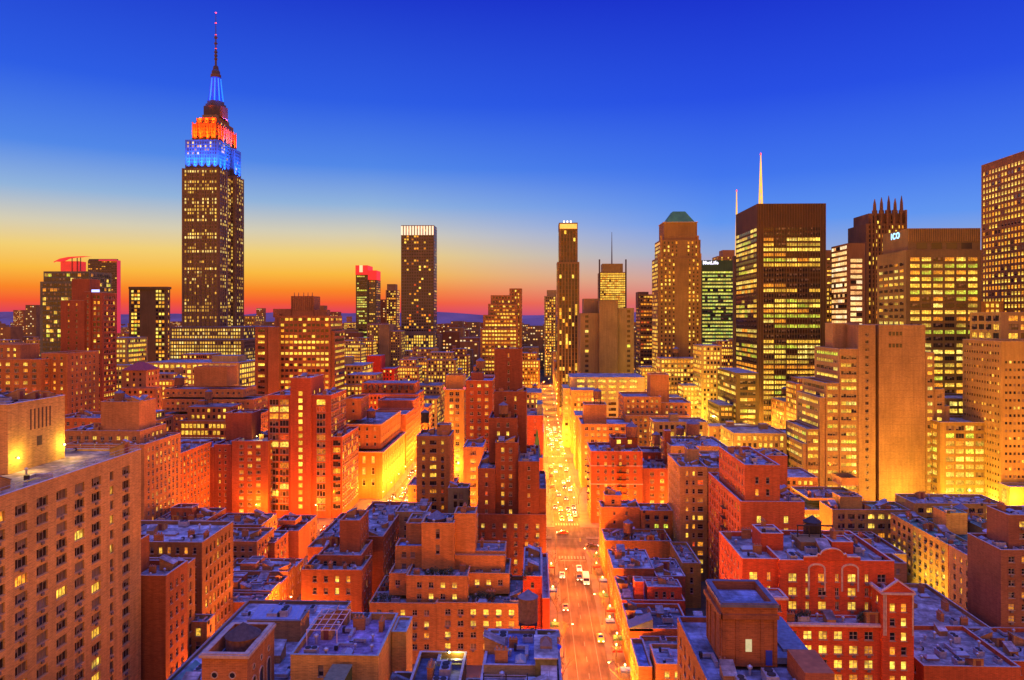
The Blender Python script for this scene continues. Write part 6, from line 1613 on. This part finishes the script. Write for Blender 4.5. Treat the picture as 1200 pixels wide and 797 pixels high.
# ornate tank tower: round windows and arches
tt = TANK_TOWER['root']; to = TANK_TOWER['off']
pale = mat_plain('pale_trim', (.55, .42, .28), .7); dkg = mat_plain('dark_opening', (.02, .02, .025), .3, 0, 0)
def ring(x, y, z, r, face, B):
    m = MB(); n = 18; P = []
    for rr, d in ((r, .0), (r, .12), (r * 1.35, .12), (r * 1.35, .0)):
        for i in range(n):
            a = 2 * math.pi * i / n; u, v = rr * math.cos(a), rr * math.sin(a)
            P.append((x + u, y - d, z + v) if face == 'F' else (x + d, y + u, z + v))
    m.v = P
    for k in range(3):
        for i in range(n): j = (i + 1) % n; m.f.append((k * n + i, k * n + j, (k + 1) * n + j, (k + 1) * n + i)); m.m.append(0)
    o = part(m, 'window', pale, B)
    m = MB(); m.poly([((x + r * math.cos(2 * math.pi * i / n), y - .02, z + r * math.sin(2 * math.pi * i / n)) if face == 'F' else (x + .02, y + r * math.cos(2 * math.pi * i / n), z + r * math.sin(2 * math.pi * i / n))) for i in range(n)])
    m.shift(*(-B['off'])); q = m.build('pane', dkg, o)
def arch(x, y, z, w, h, face, B):
    def Q(u, v, d): return (x + u, y - d, z + v) if face == 'F' else (x + d, y + u, z + v)
    n = 12; inn = [(-w / 2, 0)] + [(-w / 2 * math.cos(math.pi * i / n), h - w / 2 + w / 2 * math.sin(math.pi * i / n)) for i in range(n + 1)] + [(w / 2, 0)]
    k = 1.28; out = [(-w / 2 * k, 0)] + [(-w / 2 * k * math.cos(math.pi * i / n), h - w / 2 + w / 2 * k * math.sin(math.pi * i / n)) for i in range(n + 1)] + [(w / 2 * k, 0)]
    m = MB()
    for i in range(len(inn) - 1):
        m.quad(Q(*inn[i], .14), Q(*inn[i + 1], .14), Q(*out[i + 1], .14), Q(*out[i], .14)); m.quad(Q(*inn[i], .0), Q(*inn[i + 1], .0), Q(*inn[i + 1], .14), Q(*inn[i], .14)); m.quad(Q(*out[i], .14), Q(*out[i + 1], .14), Q(*out[i + 1], 0), Q(*out[i], 0))
    o = part(m, 'window', pale, B)
    m = MB(); m.poly([Q(u, v, .02) for u, v in inn]); m.shift(*(-B['off'])); m.build('pane', dkg, o)
for x in (-49.4, -46.6): ring(x, 110, 35.0, .42, 'F', TANK_TOWER); arch(x, 110, 29.6, 1.7, 3.9, 'F', TANK_TOWER)
for y in (112.5, 115.6, 118.8): ring(-44.3, y, 35.2, .38, 'R', TANK_TOWER); arch(-44.3, y, 29.2, 1.5, 4.4, 'R', TANK_TOWER)

# pergola, big cooling unit and green shed near the bottom left
wht = mat_plain('white_paint', (.7, .62, .68), .5, 0, .1)
o = empty('pergola', (-36.5, 127, 33.9), 'white open pergola frame on the purple roof at the bottom', 'pergola')
m = MB()
for i in range(5): m.box(-2.6 + i * 1.3 - .05, -2.6 + i * 1.3 + .05, -4.5, 4.5, 2.6, 2.72)
for i in range(5): m.box(-2.7, 2.7, -4.4 + i * 2.2 - .05, -4.4 + i * 2.2 + .05, 2.73, 2.83)
m.build('grid_top', wht, o)
for (a, b) in ((-2.6, -4.4), (2.6, -4.4), (2.6, 4.4), (-2.6, 4.4)): m = MB(); m.box(a - .07, a + .07, b - .07, b + .07, 0, 2.6); m.build('leg', wht, o)
o = empty('cooling_unit', (-34.2, 107.5, 29.6), 'tall tan cooling unit with a big round fan, left of the green shed', 'cooling unit', )
cream = mat_plain('cream_metal', (.52, .42, .26), .5, .1, .15)
m = MB(); m.box(-1.9, 1.9, -4, 4, 0, 3.2); m.build('casing', cream, o)
m = MB(); m.lathe([(1.5, 3.203), (1.5, 3.6), (1.35, 3.6), (1.35, 3.25)], 0, .6, 20, caps=False); m.build('fan_ring', cream, o)
m = MB()
for i in range(6): a = i * math.pi / 3; m.poly([(.2 * math.cos(a), .6 + .2 * math.sin(a), 3.42), (1.3 * math.cos(a - .2), .6 + 1.3 * math.sin(a - .2), 3.36), (1.3 * math.cos(a + .2), .6 + 1.3 * math.sin(a + .2), 3.5)])
m.lathe([(.25, 3.3), (.25, 3.55)], 0, .6, 10); m.build('fan', iron, o)
m = MB()
for i in range(3): m.box(-1.75 + i * 1.2, -.75 + i * 1.2, -4.05, -4.002, .3, 2.9)
m.build('grille', iron, o)
o = empty('shed', (-31.2, 112.5, 29.6), 'ribbed green metal shed with a flat olive top beside the tan cooling unit', 'shed')
m = MB(); m.box(-1.5, 1.5, -3.4, 3.4, 0, 4.4)
for i in range(12): y = -3.3 + i * .6; m.box(1.502, 1.6, y, y + .2, 0, 4.3)
m.build('walls', mat_plain('green_cladding', (.14, .2, .07), .6, .1, .25), o)
m = MB(); m.box(-1.6, 1.7, -3.5, 3.5, 4.402, 4.5); m.build('roof', mat_plain('olive_top', (.2, .2, .1), .7), o)
# roof racks and blue hut beside the water tower
o = empty('roof_hut', (2.0 - .6, 119.5, 33.0), 'green-panelled roof hut with a blue-white top and a small pyramid skylight', 'roof hut')
m = MB(); m.box(-1.5, 1.9, -5.5, 2.5, 0, 3.4); m.build('walls', mat_plain('hut_green', (.2, .2, .06), .6, .1, .3), o)
m = MB(); m.box(-1.7, 2.1, -5.7, 2.7, 3.402, 3.6); m.build('roof', mat_roof((.45, .47, .5)), o)
m = MB(); m.box(-.7, 1.2, -2.5, .3, 3.602, 4.0); m.v += []; h = hip(-.7, 1.2, -2.5, .3, 4.002, 5.0, .42); h.build('skylight', mat_plain('hut_skylight', (.18, .12, .08), .4), o); m.build('kerb', mat_plain('hut_kerb', (.25, .18, .14), .7), o)
o = empty('pipe_rack', (-4.6, 106, 33.0), 'long horizontal steel pipe rack on the deep blue roof', 'pipe rack')
m = MB()
for k in range(6): m.tube((-3.6, -5 + k * 2, .9), (3.4, -5 + k * 2, .9), .09, .09, 6)
for k in range(4): m.tube((-3.6, 6, .5 + k * .4), (3.4, 6, .5 + k * .4), .06, .06, 5)
m.build('pipes', mat_plain('blue_steel', (.3, .34, .5), .4, .4, .2), o)
for a in (-3.5, 0, 3.3):
    for k in (-5, 1, 6): m = MB(); m.box(a - .08, a + .08, k - .08, k + .08, 0, 2.0 if k == 6 else .9); m.build('leg', iron, o)
o = empty('parasol', (3.2, 121.5, 33.0), 'bright blue parasol on the roof edge above the street', 'parasol')
m = MB(); m.tube((0, 0, 0), (0, 0, 2.2), .04, .04, 6); m.build('pole', steel, o); m = MB(); m.lathe([(1.2, 1.9), (.7, 2.15), (.05, 2.4)], seg=8); m.build('canopy', mat_plain('blue_cloth', (.03, .08, .6), .7), o)
# copper roof slopes
o = find('sloping green copper roof')
m = MB(); m.quad((-64.3, 109.8, 25.4), (-61, 109.8, 28.6), (-61, 128.2, 28.6), (-64.3, 128.2, 25.4)); m.quad((-61, 109.8, 28.6), (-56.7, 109.8, 25.4), (-56.7, 128.2, 25.4), (-61, 128.2, 28.6))
for i in range(9):
    y = 110 + i * 2.2; m.quad((-64.3, y, 25.5), (-61, y, 28.72), (-61, y + .15, 28.72), (-64.3, y + .15, 25.5)); m.quad((-61, y, 28.72), (-56.7, y, 25.5), (-56.7, y + .15, 25.5), (-61, y + .15, 28.72))
m.poly([(-64, 110, 25.4), (-57, 110, 25.4), (-61, 110, 28.5)]); part(m, 'sloping_roof', mat_plain('copper_pale', (.16, .32, .26), .6, 0, .3, .5), o)
# skylight slope on the base building penthouse
B = find('messy blue roof under'); m = MB()
m.quad((-55.4, 139, 31.5), (-45.8, 139, 31.5), (-45.8, 143.6, 32.4), (-55.4, 143.6, 32.4)); part(m, 'roof_glazing', mat_plain('roof_glass', (.3, .38, .6), .2, 0, .1), B)
m = MB()
for i in range(11): x = -55.4 + i * .96; m.box(x - .05, x + .05, 139, 143.6, 31.4, 31.45); m.quad((x - .05, 139, 31.53), (x + .05, 139, 31.53), (x + .05, 143.6, 32.43), (x - .05, 143.6, 32.43))
part(m, 'glazing_bars', mat_plain('bars', (.35, .38, .45), .5), B)
# slanting roof
B = find('steep slanting slate roof'); m = MB()
m.quad((23.4, 183.8, 11.6), (29.5, 183.8, 13.9), (29.5, 188.5, 13.9), (23.4, 188.5, 11.6)); m.poly([(23.6, 184, 10.8), (29.5, 184, 10.8), (29.5, 184, 13.8), (23.6, 184, 11.55)]); m.quad((29.5, 184, 10.8), (29.5, 188.5, 10.8), (29.5, 188.5, 13.8), (29.5, 184, 13.8))
m.quad((29.5, 188.5, 10.8), (23.6, 188.5, 10.8), (23.6, 188.5, 11.55), (29.5, 188.5, 13.8))
part(m, 'slanting_roof', mat_plain('slate_blue', (.12, .2, .24), .6, 0, .2), B)
# brick stair tower: pilasters, little window and blue door
S_ = STAIR; m = MB()
for x in (27.5, 29.4, 33.0, 34.9): m.box(x - .22, x + .22, 106.84, 106.997, 39.4, 46.6)
m.box(27.0, 35.4, 106.7, 106.995, 46.0, 46.7); m.box(26.75, 27.197, 106.7, 116.7, 46.0, 46.7)
for y in (108, 111, 114, 116): m.box(27.05, 27.197, y - .2, y + .2, 39.4, 46)
part(m, 'pilaster', mat_wall((.25, .1, .065)), S_)
m = MB(); m.box(30.6, 31.5, 106.93, 106.99, 41.2, 43.0); part(m, 'window', mat_plain('pale_lit_pane', (.3, .3, .25), .4, 0, .4, 2, emit=(.9, .85, .4), es=.55), S_)
m = MB(); m.box(33.5, 34.4, 106.8, 106.99, 39.3, 41.4); part(m, 'door', mat_plain('blue_door', (.02, .06, .5), .5, 0, .1), S_)
m = MB(); m.tube((35.5, 110, 39.3), (35.5, 110, 47.5), .12, .12, 6); part(m, 'drainpipe', iron, S_)
m = MB(); m.box(35.3, 41.0, 108, 123, 39.0, 39.9); m.box(37, 40.5, 110, 120, 39.92, 40.3); part(m, 'roof_deck', mat_plain('deck_blue', (.14, .2, .28), .6, 0, .3), FGB)
m = MB(); m.box(36.6, 40.6, 100, 107, 38.6, 41.6); part(m, 'roof_house', mat_wall((.33, .12, .08)), FGB)
o = empty('satellite_dish', (37.6, 118, 39.9), 'grey satellite dish on the dark roof behind the brick stair tower', 'satellite dish')
m = MB(); m.tube((0, 0, 0), (0, 0, 1.3), .06, .06, 6); m.build('mount', steel, o); m = MB(); m.lathe([(.05, 0), (.5, .08), (.8, .25), (.82, .27)], seg=16, caps=False); d = m.build('dish', galv, o, (0, 0, 1.4)); d.rotation_euler = (1.0, 0, .4)
# gables, arches and cartouche of the big red house
B = RED_APT; Y = 158.5; trim = mat_plain('cream_trim', (.62, .5, .4), .7)
m = MB(); x = px_x(975, Y); z = py_z(975, 657, Y); n = 14
P = [(x - 6.0, z), (x - 6.0, z + .8), (x - 3.2, z + .9), (x - 3.0, z + 1.5)] + [(x - 2.4 * math.cos(math.pi * i / n), z + 1.3 + 1.3 * math.sin(math.pi * i / n)) for i in range(n + 1)] + [(x + 3.0, z + 1.5), (x + 3.2, z + .9), (x + 6, z + .8), (x + 6, z)]
m.poly([(a, Y - .12, b) for a, b in P]); m.poly([(a, Y + .3, b) for a, b in reversed(P)])
for (a, b) in zip(P[:-1], P[1:]): m.quad((a[0], Y - .12, a[1]), (a[0], Y + .3, a[1]), (b[0], Y + .3, b[1]), (b[0], Y - .12, b[1]))
part(m, 'gable', mat_wall((.47, .085, .045)), B)
m = MB()
for (a, b) in zip(P[1:-2], P[2:-1]): m.quad((a[0], Y - .2, a[1] - .12), (b[0], Y - .2, b[1] - .12), (b[0], Y - .2, b[1] + .12), (a[0], Y - .2, a[1] + .12)); m.quad((a[0], Y - .2, a[1] + .12), (b[0], Y - .2, b[1] + .12), (b[0], Y + .35, b[1] + .12), (a[0], Y + .35, a[1] + .12))
part(m, 'gable_coping', trim, B)
text('1 9 1', .9, (x, Y - .2, z + .2), (math.pi / 2, 0, 0), trim, B['root'], B['off'], 'carved_date', .03) if False else None
for px in (957, 996):
    x = px_x(px, Y); zc = z - 6.6; w, h = 3.0, 5.6; nn = 12
    inn = [(-w / 2, 0)] + [(-w / 2 * math.cos(math.pi * i / nn), h - .8 + .8 * math.sin(math.pi * i / nn)) for i in range(nn + 1)] + [(w / 2, 0)]
    out = [(-w / 2 - .38, 0)] + [(-(w / 2 + .38) * math.cos(math.pi * i / nn), h - .8 + 1.2 * math.sin(math.pi * i / nn)) for i in range(nn + 1)] + [(w / 2 + .38, 0)]
    m = MB()
    for i in range(len(inn) - 1):
        a, b, c_, d = inn[i], inn[i + 1], out[i + 1], out[i]
        m.quad(*[(x + u, Y - .13, zc + v) for u, v in (a, b, c_, d)]); m.quad((x + d[0], Y - .13, zc + d[1]), (x + c_[0], Y - .13, zc + c_[1]), (x + c_[0], Y, zc + c_[1]), (x + d[0], Y, zc + d[1]))
    part(m, 'arch_surround', trim, B)
Yg = 153; m = MB(); xa, xb = px_x(1034.3, Yg), px_x(1071, Yg); zg = py_z(1052, 694, Yg)
m.poly([(xa, Yg - .1, zg), (xb, Yg - .1, zg), ((xa + xb) / 2, Yg - .1, zg + 2.2)]); m.poly([(xb, Yg + .4, zg), (xa, Yg + .4, zg), ((xa + xb) / 2, Yg + .4, zg + 2.2)])
m.quad((xa, Yg - .1, zg), ((xa + xb) / 2, Yg - .1, zg + 2.2), ((xa + xb) / 2, Yg + .4, zg + 2.2), (xa, Yg + .4, zg)); m.quad(((xa + xb) / 2, Yg - .1, zg + 2.2), (xb, Yg - .1, zg), (xb, Yg + .4, zg), ((xa + xb) / 2, Yg + .4, zg + 2.2))
part(m, 'pediment', mat_wall((.60, .105, .05)), B)
m = MB()
for (u, v) in (((xa - .1, zg), ((xa + xb) / 2, zg + 2.3)), (((xa + xb) / 2, zg + 2.3), (xb + .1, zg))): m.quad((u[0], Yg - .2, u[1]), (v[0], Yg - .2, v[1]), (v[0], Yg - .2, v[1] + .3), (u[0], Yg - .2, u[1] + .3)); m.quad((u[0], Yg - .2, u[1] + .3), (v[0], Yg - .2, v[1] + .3), (v[0], Yg + .45, v[1] + .3), (u[0], Yg + .45, u[1] + .3))
part(m, 'pediment_coping', trim, B)
m = MB()
for x in (xa + .25, xb - .25, xa + .65): m.box(x - .14, x + .14, Yg - .14, Yg - .003, zg - 9, zg - .6)
part(m, 'pilaster', trim, B)
m = MB(); x0r, x1r = px_x(914, 165), px_x(960, 165)
m.box(x1r - 3, x1r + 6, 168, 174, 35.6, 38.6); part(m, 'machine_house', mat_wall((.33, .2, .13)), B)
o = empty('steel_gantry', (px_x(955, 172), 172, RED_APT['roofs'][1][4]), 'dark steel gantry frame behind the parapet of the gabled red house', 'steel frame')
m = MB()
for a in (-4, -1.3, 1.3, 4):
    m.box(a - .12, a + .12, -.1, .1, 0, 4.5)
m.box(-4.2, 4.2, -.15, .15, 4.502, 4.8); m.box(-4, 4, -.06, .06, 2.2, 2.35); m.build('frame', iron, o)
# fire escapes
def fire_escape(x, y, z0, z1, face, label, n=None):
    o = empty('fire_escape', (x, y, z0), label, 'fire escape')
    m = MB(); k = 0; z = 0
    fl3 = 3.05
    while z0 + z < z1:
        if face == 'F': m.box(-2.0, 2.0, -1.1, -.02, z, z + .08)
        else: m.box(-1.1, -.02, -2.0, 2.0, z, z + .08)
        for t in range(-2, 3):
            if face == 'F': m.tube((t, -1.08, z), (t, -1.08, z + 1), .03, .03, 4)
            else: m.tube((-1.08, t, z), (-1.08, t, z + 1), .03, .03, 4)
        if face == 'F': m.tube((-2, -1.08, z + 1), (2, -1.08, z + 1), .035, .035, 4); m.tube((-1.5, -.6, z), (1.5, -.6, z + fl3), .07, .07, 4)
        else: m.tube((-1.08, -2, z + 1), (-1.08, 2, z + 1), .035, .035, 4); m.tube((-.6, -1.5, z), (-.6, 1.5, z + fl3), .07, .07, 4)
        z += fl3
    m.build('landings_and_stairs', iron, o)
fire_escape(px_x(728, 318), 318, 10, 28, 'F', 'black fire escape zigzag on the red brick corner house')
xl = px_x(868, 205); fire_escape(xl, 222, 8, 34, 'L', 'fire escape on the long flank of the pinkish brick house')
fire_escape(px_x(835, 250), 250, 8, 36, 'F', 'fire escape between the slim beige apartment house and its annex')
fire_escape(24.0, 327, 8, 26, 'L', 'fire escape on the street side of the red brick corner house')
# red corner lamps on the glowing tower
for px in (521, 544): m = MB(); m.lathe([(.1, 0), (.7, .6), (.1, 1.2)], px_x(px, 395), 395, 8); m.shift(0, 0, py_z(px, 456, 395)); part(m, 'beacon', redl, find('narrow tower glowing'))
# copper spire on the salmon building
B = find('green copper spire'); m = MB(); m.lathe([(1.6, 28), (1.3, 32), (.2, 40)], .5, 323.5, 6); part(m, 'spire', cop, B)
m = MB(); m.box(5.5 - 5, 3.0, 329, 345, py_z(625, 487, 328) , py_z(625, 487, 328) + 5); part(m, 'green_turret', mat_plain('turret_green', (.22, .26, .18), .7), B)
# dormer windows on the long red brick block, water on the terraces etc.
B = find('dormers along its roof'); m = MB()
for i in range(9):
    x = px_x(425, 484) + 2 + i * 3.9; m.box(x - 1, x + 1, 482.2, 484.2, 41.5, 44.4)
part(m, 'dormer', mat_plain('dormer_dark', (.08, .06, .06), .7), B)

YB = find('yellow floodlit side') or find('yellow floodlit'); xa, xb = px_x(1111, 226), px_x(1143, 226)
m = MB(); m.box(xa + .01, xb - .01, 225.85, 225.997, 0, 20.3); part(m, 'end_wall', mat_wall((.45, .07, .035)), YB)
for i in range(6):
    o = bpy.data.objects.new('window', win_mesh(('pair', 1.3, 1.5, 8 if i == 2 else i % 3, 'bright', WF))); COL.objects.link(o); o.parent = YB['root']; o.location = Vector(((xa + xb) / 2, 225.8, 17.6 - i * 2.9)) - YB['off']
for (py, k0) in ((391, 6), (405, 0)):
    for i in range(4):
        o = bpy.data.objects.new('window', win_mesh(('plain', 1.3, 1.9, 1 + i % 2, 'off', DF))); COL.objects.link(o); o.parent = SLAB['root']; o.location = Vector((px_x(1043 + i * 4.2, 360), 359.95, py_z(1049, py, 360))) - SLAB['off']
m = MB()
for k in range(26): zc = 84 - k * 3.3; m.box(px_x(1030, 360) + .3, px_x(1084.5, 360) - .3, 359.955, 359.998, zc, zc + .07)
for px in (1043, 1057, 1071): m.box(px_x(px, 360) - .03, px_x(px, 360) + .03, 359.93, 359.954, 2, 85.5)
part(m, 'panel_joint', mat_plain('joint_dark', (.13, .09, .07), .9), SLAB)  # dark joint lines across the blank wall
resolve_windows()
print('objects', len(bpy.data.objects))

import sys
for _o in bpy.data.objects:
    if _o.parent is None and _o.get('label') and not 4 <= len(_o['label'].split()) <= 16: print('LONG', _o.name, _o['label'])
